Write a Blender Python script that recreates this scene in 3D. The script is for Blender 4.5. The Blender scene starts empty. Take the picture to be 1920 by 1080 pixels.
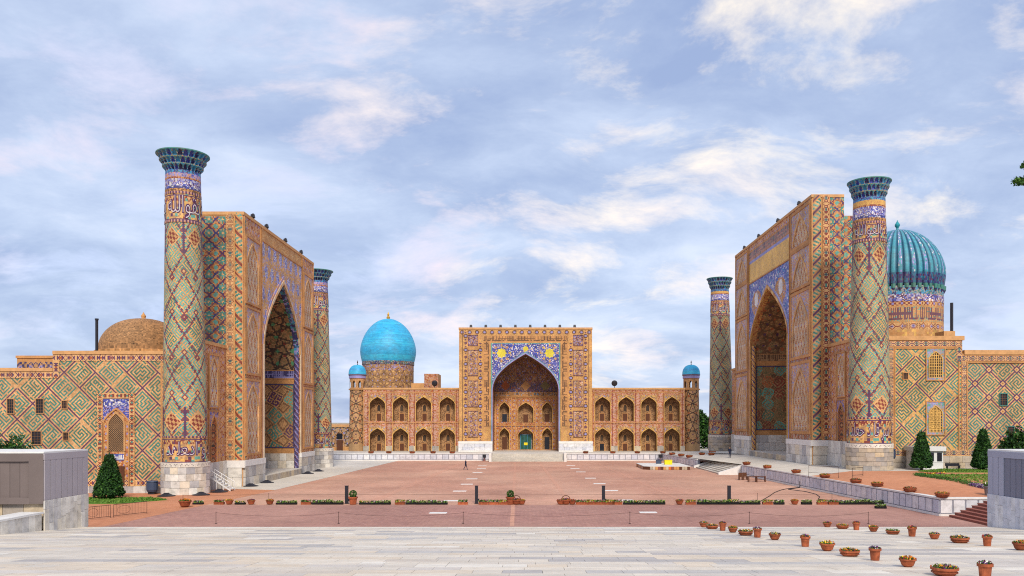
import bpy, bmesh, math, random
import numpy as np
from math import pi, sin, cos, sqrt, radians, atan2, floor
from mathutils import Vector
random.seed(7); RNG = np.random.default_rng(7)
SC = bpy.context.scene; COL = SC.collection

# ------------------------------------------------------------------ camera
FPX, HX, HY, HC = 1560.0, 992.0, 790.0, 8.2        # focal length and vanishing point in photo pixels, eye height
cd = bpy.data.cameras.new('camera'); cam = bpy.data.objects.new('camera', cd); COL.objects.link(cam)
cam.location = (0, 0, HC); cam.rotation_euler = (pi/2, 0, 0)
cd.sensor_width = 36; cd.lens = FPX/1920*36
cd.shift_x = -(HX-960)/1920; cd.shift_y = (HY-540)/1920
cd.clip_start = .5; cd.clip_end = 6000
SC.camera = cam

# ------------------------------------------------------------------ sky and sun
SUN_AZ, SUN_EL = radians(8), radians(40)
sdir = Vector((cos(SUN_EL)*sin(SUN_AZ), -cos(SUN_EL)*cos(SUN_AZ), sin(SUN_EL)))
world = bpy.data.worlds.new('World'); SC.world = world; world.use_nodes = True
wn, wl = world.node_tree.nodes, world.node_tree.links; wn.clear()
def N(tree, kind, **kw):
    n = tree.nodes.new(kind)
    for k, v in kw.items(): setattr(n, k, v)
    return n
wt = world.node_tree
wo = N(wt, 'ShaderNodeOutputWorld'); bg = N(wt, 'ShaderNodeBackground'); bg.inputs[1].default_value = .1
sky = N(wt, 'ShaderNodeTexSky', sky_type='NISHITA', sun_disc=False, sun_elevation=SUN_EL, sun_rotation=atan2(sdir.x, sdir.y))
tc = N(wt, 'ShaderNodeTexCoord'); sep = N(wt, 'ShaderNodeSeparateXYZ'); wl.new(tc.outputs['Generated'], sep.inputs[0])
def wmath(op, a, b=None, c=None):
    m = N(wt, 'ShaderNodeMath', operation=op)
    for k, x in enumerate((a, b, c)):
        if x is None: continue
        if isinstance(x, (int, float)): m.inputs[k].default_value = x
        else: wl.new(x, m.inputs[k])
    return m.outputs[0]
zc = wmath('MAXIMUM', sep.outputs[2], 0.0); zd = wmath('ADD', zc, .26)
comb = N(wt, 'ShaderNodeCombineXYZ')
wl.new(wmath('DIVIDE', sep.outputs[0], zd), comb.inputs[0]); wl.new(wmath('DIVIDE', sep.outputs[1], zd), comb.inputs[1])
comb.inputs[2].default_value = 3.7
def wnoise(scale, detail, rough, dist, off=(0, 0, 0), sc=(1, 1, 1)):
    mp = N(wt, 'ShaderNodeMapping'); mp.inputs['Location'].default_value = off; mp.inputs['Scale'].default_value = sc
    wl.new(comb.outputs[0], mp.inputs[0])
    n = N(wt, 'ShaderNodeTexNoise'); n.inputs['Scale'].default_value = scale; n.inputs['Detail'].default_value = detail
    n.inputs['Roughness'].default_value = rough; n.inputs['Distortion'].default_value = dist
    wl.new(mp.outputs[0], n.inputs['Vector']); return n.outputs['Fac']
def lin(c): return tuple((x/255/12.92 if x/255 <= .04045 else ((x/255+.055)/1.055)**2.4) for x in c)
def wramp(fac, stops):
    r = N(wt, 'ShaderNodeValToRGB'); e = r.color_ramp.elements
    while len(e) < len(stops): e.new(.5)
    for k, (p, c) in enumerate(stops): e[k].position = p; e[k].color = (*lin(c), 1)
    wl.new(fac, r.inputs[0]); return r.outputs[0]
def wmix(fac, a, b):
    m = N(wt, 'ShaderNodeMix', data_type='RGBA')
    for s, x in ((m.inputs[0], fac), (m.inputs[6], a), (m.inputs[7], b)):
        if isinstance(x, (int, float)): s.default_value = x
        else: wl.new(x, s)
    return m.outputs[2]
warp = N(wt, 'ShaderNodeTexNoise'); warp.inputs['Scale'].default_value = 1.1; warp.inputs['Detail'].default_value = 3.0; wl.new(comb.outputs[0], warp.inputs['Vector'])
wv = N(wt, 'ShaderNodeVectorMath', operation='MULTIPLY_ADD'); wl.new(warp.outputs['Color'], wv.inputs[0]); wv.inputs[1].default_value = (.45, .45, 0); wl.new(comb.outputs[0], wv.inputs[2])
comb = wv
big = wnoise(.5, 2.0, .5, .0, (3.1, 1.7, 0), (1, 1.0, 1))
fine = wnoise(1.8, 10.0, .61, .0, (9.3, 4.4, 0), (1, 1.2, 1))
wisp = wnoise(3.0, 10.0, .63, .0, (1.3, 8.1, 0), (1, 1.2, 1))
warm = wnoise(.55, 3.0, .5, .2, (5.7, 2.2, 0))
veil = wramp(wmath('ADD', wmath('MULTIPLY', fine, .6), wmath('MULTIPLY', big, .4)),
             [(.36, (140, 157, 192)), (.44, (157, 172, 201)), (.52, (177, 190, 214)), (.60, (197, 206, 224))])
tint = wramp(warm, [(.40, (190, 202, 230)), (.5, (218, 206, 216)), (.62, (244, 232, 214))])
cl = wmix(wmath('MULTIPLY', wmath('SMOOTH_MAX', wmath('MULTIPLY', wmath('SUBTRACT', wisp, .49), 5.5), 0.0, .12), .85), veil, tint)
cl10 = N(wt, 'ShaderNodeVectorMath', operation='SCALE'); cl10.inputs['Scale'].default_value = 10.0
wl.new(cl, cl10.inputs[0])
wl.new(wmix(.9, sky.outputs[0], cl10.outputs[0]), bg.inputs[0]); wl.new(bg.outputs[0], wo.inputs[0])
sl = bpy.data.lights.new('sun', 'SUN'); sl.energy = 2.4; sl.angle = radians(14); sl.color = (1, .91, .78)
so = bpy.data.objects.new('sun', sl); COL.objects.link(so); so.rotation_euler = sdir.to_track_quat('Z', 'Y').to_euler()
so.location = (30, -30, 60)
SC.view_settings.view_transform = 'Standard'; SC.view_settings.look = 'None'
SC.view_settings.exposure = 0.52; SC.view_settings.gamma = 1.0; SC.view_settings.use_curve_mapping = False
SC.render.engine = 'CYCLES'; SC.cycles.max_bounces = 5; SC.cycles.diffuse_bounces = 3; SC.cycles.glossy_bounces = 2
SC.cycles.use_denoising = False; SC.cycles.filter_width = 1.1

# ------------------------------------------------------------------ palette and materials
PALD = dict(buff=(199,150,98,0), buff2=(220,172,116,0), peach=(212,162,114,0), orange=(202,146,90,0), rust=(172,92,50,0),
  teal=(58,132,122,1), mint=(88,166,152,1), kteal=(60,116,100,1), kteal2=(56,130,118,1), wine=(122,58,70,1), bgold=(248,196,84,1), turq=(92,164,152,1), green=(74,150,110,1), purple=(82,44,90,1), plum=(104,60,84,1), navy=(46,50,112,1),
  red=(132,50,44,1), white=(228,224,220,1), blue=(56,76,170,1), cyan=(48,150,196,1), lav=(150,148,206,1), yellow=(222,206,60,1),
  gold=(222,174,92,1), brown=(112,78,54,0), dark=(62,46,44,0), beige=(212,194,166,0), pink=(200,152,136,0), grey=(160,156,152,0),
  tan=(174,136,96,0), olive=(124,112,74,0), domeblue=(30,172,222,1), domeblue2=(44,188,228,1), domeblue3=(30,154,210,1),
  dometurq=(34,112,142,1), dometurq2=(60,154,174,1), black=(26,24,28,0), brickd=(158,116,76,0), brickl=(186,140,94,0), door=(104,54,30,0),
  m0=(212,202,187,0), m1=(221,210,193,0), m2=(206,197,186,0), m3=(190,185,179,0), m4=(216,201,180,0), m5=(204,192,177,0), m6=(182,176,171,0), m7=(228,220,206,0),
  g0=(44,84,30,0), g1=(66,108,36,0), g2=(30,62,26,0), g3=(92,130,44,0), g4=(120,146,56,0), fy=(232,196,50,0), fo=(226,128,40,0),
  fp=(96,52,120,0), fw=(232,226,214,0), fr=(150,40,44,0), terra=(164,88,56,0), terra2=(140,74,48,0), soil=(52,40,30,0))
PK = {k: n for n, k in enumerate(PALD)}
PAL = np.array([(*lin(v[:3]), v[3]) for v in PALD.values()])
def K(*names): return np.array([PK[n] for n in names])

def new_mat(name):
    m = bpy.data.materials.new(name); m.use_nodes = True; t = m.node_tree
    return m, t, t.nodes['Principled BSDF']
def L(t, a, b): t.links.new(a, b)
def mixc(t, fac, a, b, mode='MIX'):
    m = N(t, 'ShaderNodeMix', data_type='RGBA', blend_type=mode)
    for s, x in ((m.inputs[0], fac), (m.inputs[6], a), (m.inputs[7], b)):
        if isinstance(x, (int, float)): s.default_value = x
        elif isinstance(x, tuple): s.default_value = (*x[:3], 1)
        else: L(t, x, s)
    return m.outputs[2]
def noise(t, scale, detail=4, rough=.55, stretch=(1, 1, 1), coord='geo', out='Fac'):
    if coord == 'geo': src = N(t, 'ShaderNodeNewGeometry').outputs['Position']
    else: src = N(t, 'ShaderNodeTexCoord').outputs['Object']
    mp = N(t, 'ShaderNodeMapping'); mp.inputs['Scale'].default_value = stretch; L(t, src, mp.inputs[0])
    n = N(t, 'ShaderNodeTexNoise'); n.inputs['Scale'].default_value = scale; n.inputs['Detail'].default_value = detail; n.inputs['Roughness'].default_value = rough
    L(t, mp.outputs[0], n.inputs['Vector']); return n.outputs[out]
def ramp(t, fac, stops):
    r = N(t, 'ShaderNodeValToRGB'); e = r.color_ramp.elements
    while len(e) < len(stops): e.new(.5)
    for k, (p, c) in enumerate(stops): e[k].position = p; e[k].color = (c, c, c, 1) if isinstance(c, (int, float)) else (*c, 1)
    L(t, fac, r.inputs[0]); return r.outputs[0]
def bump(t, b, h, strength=.3, dist=.03):
    n = N(t, 'ShaderNodeBump'); n.inputs['Strength'].default_value = strength; n.inputs['Distance'].default_value = dist
    L(t, h, n.inputs['Height']); L(t, n.outputs[0], b.inputs['Normal'])

def tile_material(name, wear=.35, scale=.5, stretch=(1, 1, 1), bump_s=.25, r0=.8, r1=.5, dust=0., rnd=0.):
    m, t, b = new_mat(name)
    at = N(t, 'ShaderNodeAttribute', attribute_name='tint')
    w1 = ramp(t, noise(t, scale, 6, .6, stretch), [(.3, 1-wear), (.7, 1+wear*.35)])
    w2 = ramp(t, noise(t, 7, 3, .6, stretch), [(.3, 1-wear*.6), (.7, 1+wear*.25)])
    c = mixc(t, 1., mixc(t, 1., at.outputs['Color'], w1, 'MULTIPLY'), w2, 'MULTIPLY')
    if dust: c = mixc(t, ramp(t, noise(t, .33, 7, .66), [(.38, dust*.45), (.66, dust*1.7)]), c, lin((188, 158, 124)))
    if rnd:
        oi = N(t, 'ShaderNodeObjectInfo'); c = mixc(t, 1., c, ramp(t, oi.outputs['Random'], [(0, 1-rnd), (1, 1+rnd)]), 'MULTIPLY')
    L(t, c, b.inputs['Base Color'])
    mr = N(t, 'ShaderNodeMapRange'); mr.inputs['To Min'].default_value = r0; mr.inputs['To Max'].default_value = r1
    L(t, at.outputs['Alpha'], mr.inputs['Value']); L(t, mr.outputs[0], b.inputs['Roughness'])
    b.inputs['Specular IOR Level'].default_value = .3
    bump(t, b, noise(t, 9, 4), bump_s, .03)
    return m
TILE = tile_material('glazed_tile_and_brick', dust=.07)
DOMET = tile_material('dome_tile', .3, .8, (1, 1, 3), .35, .7, .5, .06)
MARBLE = tile_material('veined_marble', .17, .9, (.5, 1.3, 1), .1, .6, .5)
LEAF = tile_material('leaf', .25, 3, (1, 1, 1), .0, .7, .6)
CLAY = tile_material('terracotta', .45, 5, (1, 1, 1), .4, .85, .6, 0., .22)

def simple(name, col, rough=.7, var=.15, scale=3., bs=.15, stretch=(1, 1, 1), metal=0., coord='geo', rnd=0.):
    m, t, b = new_mat(name); c = lin(col)
    f = ramp(t, noise(t, scale, 5, .6, stretch, coord), [(.3, 1-var), (.7, 1+var*.6)])
    o = mixc(t, 1., c, f, 'MULTIPLY')
    if rnd:
        oi = N(t, 'ShaderNodeObjectInfo'); o = mixc(t, 1., o, ramp(t, oi.outputs['Random'], [(0, 1-rnd), (1, 1+rnd*.5)]), 'MULTIPLY')
    L(t, o, b.inputs['Base Color']); b.inputs['Roughness'].default_value = rough; b.inputs['Metallic'].default_value = metal
    b.inputs['Specular IOR Level'].default_value = .3
    if bs: bump(t, b, noise(t, scale*6, 4, .6, stretch, coord), bs, .02)
    return m
def block_material(name, cols, rough=.7):
    m, t, b = new_mat(name); oi = N(t, 'ShaderNodeObjectInfo')
    r = ramp(t, oi.outputs['Random'], [(k/(len(cols)-1), lin(c)) for k, c in enumerate(cols)])
    f = ramp(t, noise(t, 1.6, 6, .65), [(.28, .62), (.5, .95), (.72, 1.1)])
    L(t, mixc(t, 1., r, f, 'MULTIPLY'), b.inputs['Base Color']); b.inputs['Roughness'].default_value = rough
    b.inputs['Specular IOR Level'].default_value = .3
    bump(t, b, noise(t, 6, 5), .35, .03); return m
MAT = dict(
  brick=simple('sand_brick', (200, 150, 96), .85, .22, 1.2, .3), parapet=simple('orange_brick', (201, 154, 104), .85, .2, 2, .3),
  roofmud=simple('roof_clay', (176, 140, 100), .9, .2, .6), joint=simple('dark_joint', (150, 144, 136), .9, .1),
  plinth=block_material('plinth_marble', [(226, 219, 206), (206, 201, 194), (176, 174, 174), (220, 207, 184), (158, 156, 158), (230, 225, 214)]),
  rough_stone=block_material('rough_stone', [(188, 170, 146), (164, 156, 148), (204, 184, 152), (150, 146, 142), (196, 182, 164)], .85),
  panel=block_material('white_marble_panel', [(214, 214, 220), (200, 202, 212), (224, 222, 222), (190, 194, 206)], .5),
  cream=block_material('cream_marble_panel', [(228, 220, 204), (212, 206, 196), (232, 226, 214), (196, 192, 188), (222, 212, 192)], .5),
  cap=simple('marble_coping', (222, 219, 214), .6, .12, 1.5), wallcore=simple('grey_marble', (146, 147, 158), .7, .15, 1.2),
  clad=simple('grey_cladding', (166, 158, 162), .55, .06, .8, .05, rnd=.06), cladd=simple('brown_cladding', (112, 100, 96), .6, .08, .8, .05, rnd=.08),
  bluegrey=simple('blue_grey_cladding', (162, 164, 180), .55, .06, .8, .05, rnd=.06), bluegreyd=simple('slate_cladding', (120, 122, 138), .55, .06, .8, .05, rnd=.06),
  metal=simple('dark_metal', (40, 40, 48), .5, .1, 2, .0), steel=simple('grey_steel', (120, 122, 128), .45, .1, 2, .0, metal=.6),
  white=simple('white_paint', (214, 213, 211), .5, .05, 2, .0), glass=simple('dark_glass', (34, 38, 48), .12, .1, 1, 0), bark=simple('bark', (70, 54, 42), .9, .3, 6, .6),
  wood=simple('dark_wood', (92, 54, 34), .6, .25, 5, .3, (1, 1, .2)), yellow=simple('yellow_plastic', (236, 212, 30), .45, .05, 2, 0), binblue=simple('blue_bin', (62, 74, 98), .5, .1, 3, 0),
  redbrown=simple('red_granite_step', (146, 86, 72), .6, .2, 2, .1), gold=simple('gilt', (214, 166, 74), .35, .1, 3, 0, metal=.7), rope=simple('rope', (70, 52, 48), .9, .1, 5, 0),
  orangebox=simple('orange_panel', (204, 106, 44), .6, .15, 2, .1), black=simple('black_plastic', (34, 36, 44), .5, .1, 3, 0), lattice=simple('ochre_lattice', (208, 160, 96), .8, .15, 2, .2),
  letter=simple('white_glazed_letter', (212, 202, 202), .4, .06, 4, 0), outline=simple('purple_glazed_outline', (82, 46, 92), .4, .15, 4, 0), greenl=simple('green_door_light', (40, 88, 76), .3, .4, 2, 0),
  skin=simple('skin', (196, 148, 120), .6, .05, 4, 0), cloth=simple('navy_cloth', (36, 42, 66), .9, .1, 6, .1), hair=simple('dark_hair', (30, 24, 22), .7, .1, 9, 0))

def paving_material(name, c1, c2, stain, bw=.5, bh=.25, rot=0., wear=.25, joint=.8):
    m, t, b = new_mat(name)
    g = N(t, 'ShaderNodeNewGeometry'); mp = N(t, 'ShaderNodeMapping'); mp.inputs['Rotation'].default_value = (0, 0, rot); L(t, g.outputs['Position'], mp.inputs[0])
    br = N(t, 'ShaderNodeTexBrick'); L(t, mp.outputs[0], br.inputs['Vector'])
    br.inputs['Scale'].default_value = 1; br.inputs['Brick Width'].default_value = bw; br.inputs['Row Height'].default_value = bh; br.inputs['Mortar Size'].default_value = .02
    br.inputs['Color1'].default_value = (*lin(c1), 1); br.inputs['Color2'].default_value = (*lin(c2), 1); br.inputs['Mortar'].default_value = (*[x*joint for x in lin(c1)], 1)
    w1 = ramp(t, noise(t, .09, 6, .62), [(.3, 1-wear), (.7, 1.12)])
    st = ramp(t, noise(t, .05, 4, .6, (1, .6, 1)), [(.42, 0.), (.62, .6)])
    w2 = ramp(t, noise(t, 1.3, 5, .65), [(.3, .86), (.7, 1.08)])
    c = mixc(t, 1., mixc(t, 1., mixc(t, st, br.outputs[0], lin(stain)), w1, 'MULTIPLY'), w2, 'MULTIPLY')
    L(t, c, b.inputs['Base Color']); b.inputs['Roughness'].default_value = .8; b.inputs['Specular IOR Level'].default_value = .25
    bump(t, b, br.outputs['Fac'], -.2, .01)
    return m
MAT['square'] = paving_material('red_brick_paving', (200, 150, 126), (184, 134, 114), (214, 172, 146), .5, .25, radians(45))
MAT['mauve'] = paving_material('mauve_brick_paving', (178, 132, 118), (160, 116, 106), (186, 144, 128), .5, .25, radians(45), .2, .6)
MAT['ochre'] = paving_material('orange_brick_paving', (198, 134, 98), (186, 122, 88), (206, 146, 110), .5, .25, 0., .15)
MAT['light'] = paving_material('pale_stone_paving', (208, 200, 188), (194, 188, 180), (214, 204, 186), 1.1, .55, 0., .15)
MAT['band'] = paving_material('pale_brick_band', (202, 150, 126), (188, 138, 116), (208, 160, 134), .5, .25, 0., .15)
MAT['earth'] = simple('dry_ground', (168, 150, 126), .95, .2, .1, .1)

# ------------------------------------------------------------------ objects, parents, tags
OFF = {}
def tag(o, label=None, cat=None, group=None, kind=None):
    if label: o['label'] = label
    if cat: o['category'] = cat
    if group: o['group'] = group
    if kind: o['kind'] = kind
    return o
def thing(name, label, cat, loc=(0, 0, 0), group=None):
    o = bpy.data.objects.new(name, None); COL.objects.link(o); o.location = loc; o.empty_display_size = .3
    OFF[o.name] = Vector(loc); return tag(o, label, cat, group)
def put(name, me, parent=None, mat=None, world=True):
    """link a mesh as an object; its vertices are in world space unless world is False"""
    o = bpy.data.objects.new(name, me); COL.objects.link(o)
    if mat is not None and not me.materials: me.materials.append(mat)
    if parent is not None:
        o.parent = parent
        if world: o.location = -OFF[parent.name]; OFF[o.name] = Vector((0, 0, 0))
    else: OFF[o.name] = Vector((0, 0, 0))
    return o
def copy_tree(o, parent=None):
    c = o.copy(); COL.objects.link(c); c.parent = parent
    for ch in o.children: copy_tree(ch, c)
    return c

class MB:
    """plain polygons, one material"""
    def __init__(s): s.v = []; s.f = []
    def add(s, v, f): b = len(s.v); s.v += [tuple(p) for p in v]; s.f += [tuple(b+k for k in q) for q in f]; return s
    def box(s, x0, x1, y0, y1, z0, z1):
        return s.add([(x0,y0,z0),(x1,y0,z0),(x1,y1,z0),(x0,y1,z0),(x0,y0,z1),(x1,y0,z1),(x1,y1,z1),(x0,y1,z1)],
                     [(0,3,2,1),(4,5,6,7),(0,1,5,4),(1,2,6,5),(2,3,7,6),(3,0,4,7)])
    def obox(s, fr, u0, u1, v0, v1, n0, n1):
        c = [fr.p(u, v, n) for n in (n0, n1) for (u, v) in ((u0, v0), (u1, v0), (u1, v1), (u0, v1))]
        return s.add(c, [(0,3,2,1),(4,5,6,7),(0,1,5,4),(1,2,6,5),(2,3,7,6),(3,0,4,7)])
    def prism(s, poly, z0, z1):
        n = len(poly); zf = z1 if callable(z1) else (lambda x, y: z1)
        s.add([(x, y, z0) for x, y in poly]+[(x, y, zf(x, y)) for x, y in poly],
              [tuple(range(n-1, -1, -1)), tuple(range(n, 2*n))]+[(k, (k+1) % n, n+(k+1) % n, n+k) for k in range(n)]); return s
    def lathe(s, prof, seg=24, c=(0, 0, 0), cap=True):
        v = [(c[0]+r*cos(2*pi*k/seg), c[1]+r*sin(2*pi*k/seg), c[2]+z) for r, z in prof for k in range(seg)]
        f = [(a*seg+k, a*seg+(k+1) % seg, (a+1)*seg+(k+1) % seg, (a+1)*seg+k) for a in range(len(prof)-1) for k in range(seg)]
        if cap: f += [tuple(range(seg-1, -1, -1)), tuple((len(prof)-1)*seg+k for k in range(seg))]
        return s.add(v, f)
    def tube(s, pts, r, seg=6):
        pts = [Vector(p) for p in pts]; v = []; m = len(pts)
        rr = [float(x) for x in r] if isinstance(r, (list, tuple)) else [float(r)]*m
        for k, p in enumerate(pts):
            d = (pts[min(k+1, m-1)]-pts[max(k-1, 0)]).normalized(); a = d.cross(Vector((0, 0, 1)))
            if a.length < 1e-3: a = Vector((1, 0, 0))
            a.normalize(); b = d.cross(a)
            v += [p+rr[k]*(cos(2*pi*q/seg)*a+sin(2*pi*q/seg)*b) for q in range(seg)]
        f = [(k*seg+q, k*seg+(q+1) % seg, (k+1)*seg+(q+1) % seg, (k+1)*seg+q) for k in range(m-1) for q in range(seg)]
        f += [tuple(range(seg-1, -1, -1)), tuple((m-1)*seg+q for q in range(seg))]
        return s.add(v, f)
    def mesh(s, name='m', smooth=False):
        me = bpy.data.meshes.new(name); me.from_pydata(s.v, [], s.f); me.update()
        if smooth: me.polygons.foreach_set('use_smooth', [True]*len(me.polygons))
        return me
    def build(s, name, mat, parent=None, world=True, smooth=False): return put(name, s.mesh(name, smooth), parent, mat, world)

class Plane:
    """wall frame: u to the viewer's right, v up, n out of the wall"""
    def __init__(s, o, ud, nd): s.o = np.array(o, float); s.ud = np.array(ud, float); s.nd = np.array(nd, float)
    def __call__(s, u, v, n):
        u, v, n = np.broadcast_arrays(np.asarray(u, float), np.asarray(v, float), np.asarray(n, float))
        return s.o+u[..., None]*s.ud+n[..., None]*s.nd+v[..., None]*np.array((0, 0, 1.))
    def p(s, u, v, n=0.): return tuple(s.o+u*s.ud+n*s.nd+np.array((0, 0, v)))
    def shifted(s, u=0, v=0, n=0): return Plane(s.p(u, v, n), s.ud, s.nd)
class Cyl:
    """u runs round the cylinder (metres at radius rb), from the side that faces `ang`"""
    def __init__(s, c, rb, rf, ang, lean=(0, 0)): s.c = c; s.rb = rb; s.rf = rf; s.a = ang; s.lean = lean
    def __call__(s, u, v, n):
        u, v, n = np.broadcast_arrays(np.asarray(u, float), np.asarray(v, float), np.asarray(n, float))
        th = s.a+u/s.rb; r = s.rf(v)+n
        return np.stack([s.c[0]+s.lean[0]*v+r*np.cos(th), s.c[1]+s.lean[1]*v+r*np.sin(th), s.c[2]+v], -1)

def hsh(a, b=0, s=0.): return (np.sin(a*12.9898+b*78.233+s*37.719+1.3)*43758.5453) % 1.
class TM:
    """tilework: every tile is a face with its own colour"""
    def __init__(s): s.v = []; s.f = []; s.c = []; s.n = 0
    def add(s, v, f, c):
        v = np.asarray(v, float).reshape(-1, 3); f = np.asarray(f, int).reshape(-1, 4)
        s.v.append(v); s.f.append(f+s.n); s.c.append(np.asarray(c, float).reshape(-1, 4)); s.n += len(v); return s
    def colour(s, idx, jit=.07):
        c = PAL[idx].copy(); c[:, :3] *= 1+RNG.normal(0, jit, (len(c), 1)); return np.clip(c, 0, 1)
    def grid(s, fr, u0, u1, v0, v1, c, pat, mask=None, n=0., diamond=False, skirt=None, jit=.07):
        nf = n if callable(n) else (lambda u, v: n)
        if not diamond:
            nu, nv = max(1, round((u1-u0)/c)), max(1, round((v1-v0)/c))
            U, V = np.meshgrid(np.linspace(u0, u1, nu+1), np.linspace(v0, v1, nv+1))
            vv = fr(U, V, nf(U, V)).reshape(-1, 3)
            I, J = np.meshgrid(np.arange(nu), np.arange(nv)); I, J = I.ravel(), J.ravel()
            uc, vc = u0+(I+.5)*(u1-u0)/nu, v0+(J+.5)*(v1-v0)/nv
            b = J*(nu+1)+I; ff = np.stack([b, b+1, b+nu+2, b+nu+1], -1)
        else:
            h = c/sqrt(2); nu, nv = int(np.ceil((u1-u0)/h))+2, int(np.ceil((v1-v0)/h))+2
            U, V = np.meshgrid(u0+(np.arange(nu+2)-1)*h, v0+(np.arange(nv+2)-1)*h)
            U, V = np.clip(U, u0, u1), np.clip(V, v0, v1)
            vv = fr(U, V, nf(U, V)).reshape(-1, 3); W = nu+2
            P_, Q_ = np.meshgrid(np.arange(1, nu+1), np.arange(1, nv+1)); P_, Q_ = P_.ravel(), Q_.ravel()
            k = (P_+Q_) % 2 == 0; P_, Q_ = P_[k], Q_[k]
            uc, vc = u0+(P_-1)*h, v0+(Q_-1)*h
            k = (uc < u1+h*.99) & (vc < v1+h*.99); P_, Q_, uc, vc = P_[k], Q_[k], uc[k], vc[k]
            I, J = (P_+Q_)//2, (Q_-P_)//2+4000
            ff = np.stack([Q_*W+P_-1, (Q_-1)*W+P_, Q_*W+P_+1, (Q_+1)*W+P_], -1)
        idx = pat(uc, vc, I, J) if callable(pat) else np.full(len(uc), PK[pat])
        if mask is not None:
            k = mask(uc, vc); ff, idx = ff[k], idx[k]
        used = np.zeros(len(vv), bool); used[ff.ravel()] = True; rm = np.cumsum(used)-1
        s.add(vv[used], rm[ff], s.colour(idx, jit))
        if skirt is not None:
            nn = n; q = [(u0, v0), (u1, v0), (u1, v1), (u0, v1)]
            for a in range(4):
                (ua, va), (ub, vb) = q[a], q[(a+1) % 4]
                s.add([fr.p(ua, va, nn), fr.p(ub, vb, nn), fr.p(ub, vb, nn-.12), fr.p(ua, va, nn-.12)], [(0, 1, 2, 3)], s.colour(K(skirt)))
        return s
    def quad(s, pts, col): return s.add(pts, [(0, 1, 2, 3)], s.colour(K(col)))
    def trim(s, fr, arch, w, d, col, n0=0., v0=0.):
        """raised band round an arch opening"""
        a = arch.pts(v0); o = arch.grown(w).pts(v0); m = len(a)
        ai, oi = [fr.p(u, v, d) for u, v in a], [fr.p(u, v, d) for u, v in o]
        ab, ob = [fr.p(u, v, n0-.1) for u, v in a], [fr.p(u, v, n0-.1) for u, v in o]
        f = []
        for k in range(m-1): f += [(k, k+1, m+k+1, m+k), (k, 2*m+k, 2*m+k+1, k+1), (m+k, m+k+1, 3*m+k+1, 3*m+k)]
        return s.add(ai+oi+ab+ob, f, s.colour(np.resize(K(*col) if isinstance(col, tuple) else K(col), len(f))))
    def rectframe(s, fr, u0, u1, v0, v1, w, d, col, sides='lrtb'):
        for a, r in (('l', (u0-w, u0, v0-w, v1+w)), ('r', (u1, u1+w, v0-w, v1+w)), ('t', (u0, u1, v1, v1+w)), ('b', (u0, u1, v0-w, v0))):
            if a in sides: s.bar(fr, *r, d, col)
        return s
    def bar(s, fr, u0, u1, v0, v1, d, col, n0=-.05):
        c = [fr.p(u, v, n) for n in (n0, d) for (u, v) in ((u0, v0), (u1, v0), (u1, v1), (u0, v1))]
        return s.add(c, [(4,5,6,7),(0,1,5,4),(1,2,6,5),(2,3,7,6),(3,0,4,7)], s.colour(np.resize(K(col), 5)))
    def leaves(s, P_, size, names, stretch=1.):
        n = len(P_); a = RNG.normal(size=(n, 3)); a /= np.linalg.norm(a, axis=1)[:, None]; b = RNG.normal(size=(n, 3))
        b -= (a*b).sum(1)[:, None]*a; b /= np.linalg.norm(b, axis=1)[:, None]
        sz = size*(.6+.8*RNG.random((n, 1))); a, b = a*sz*stretch, b*sz
        v = np.stack([P_-a, P_-b*.6, P_+a, P_+b*.6], 1).reshape(-1, 3)
        k = K(*names)[RNG.integers(0, len(names), n)]
        return s.add(v, np.arange(4*n).reshape(-1, 4), s.colour(k, .16))
    def lathe(s, prof, seg, c, names, jit=.05):
        prof = np.array(prof, float); th = np.arange(seg)*2*pi/seg
        v = np.stack([c[0]+prof[:, :1]*np.cos(th), c[1]+prof[:, :1]*np.sin(th), c[2]+prof[:, 1:2]+0*th], -1).reshape(-1, 3)
        f = [(a*seg+k, a*seg+(k+1) % seg, (a+1)*seg+(k+1) % seg, (a+1)*seg+k) for a in range(len(prof)-1) for k in range(seg)]
        idx = np.concatenate([np.resize(K(names[min(a, len(names)-1)]), seg) for a in range(len(prof)-1)])
        return s.add(v, f, s.colour(idx, jit))
    def mesh(s, name='m', smooth=False):
        v, f, c = np.concatenate(s.v), np.concatenate(s.f), np.concatenate(s.c)
        me = bpy.data.meshes.new(name); me.vertices.add(len(v)); me.vertices.foreach_set('co', v.ravel())
        me.loops.add(4*len(f)); me.loops.foreach_set('vertex_index', f.ravel().astype(np.int32))
        me.polygons.add(len(f)); me.polygons.foreach_set('loop_start', (np.arange(len(f))*4).astype(np.int32))
        me.update(calc_edges=True)
        if len(me.polygons) != len(f): raise RuntimeError('bad faces in '+name)
        at = me.attributes.new('tint', 'FLOAT_COLOR', 'FACE'); at.data.foreach_set('color', c.ravel())
        me.polygons.foreach_set('use_smooth', [bool(smooth)]*len(f))
        return me
    def build(s, name, parent=None, mat=None, world=True, smooth=False): return put(name, s.mesh(name, smooth), parent, mat or TILE, world)

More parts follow.
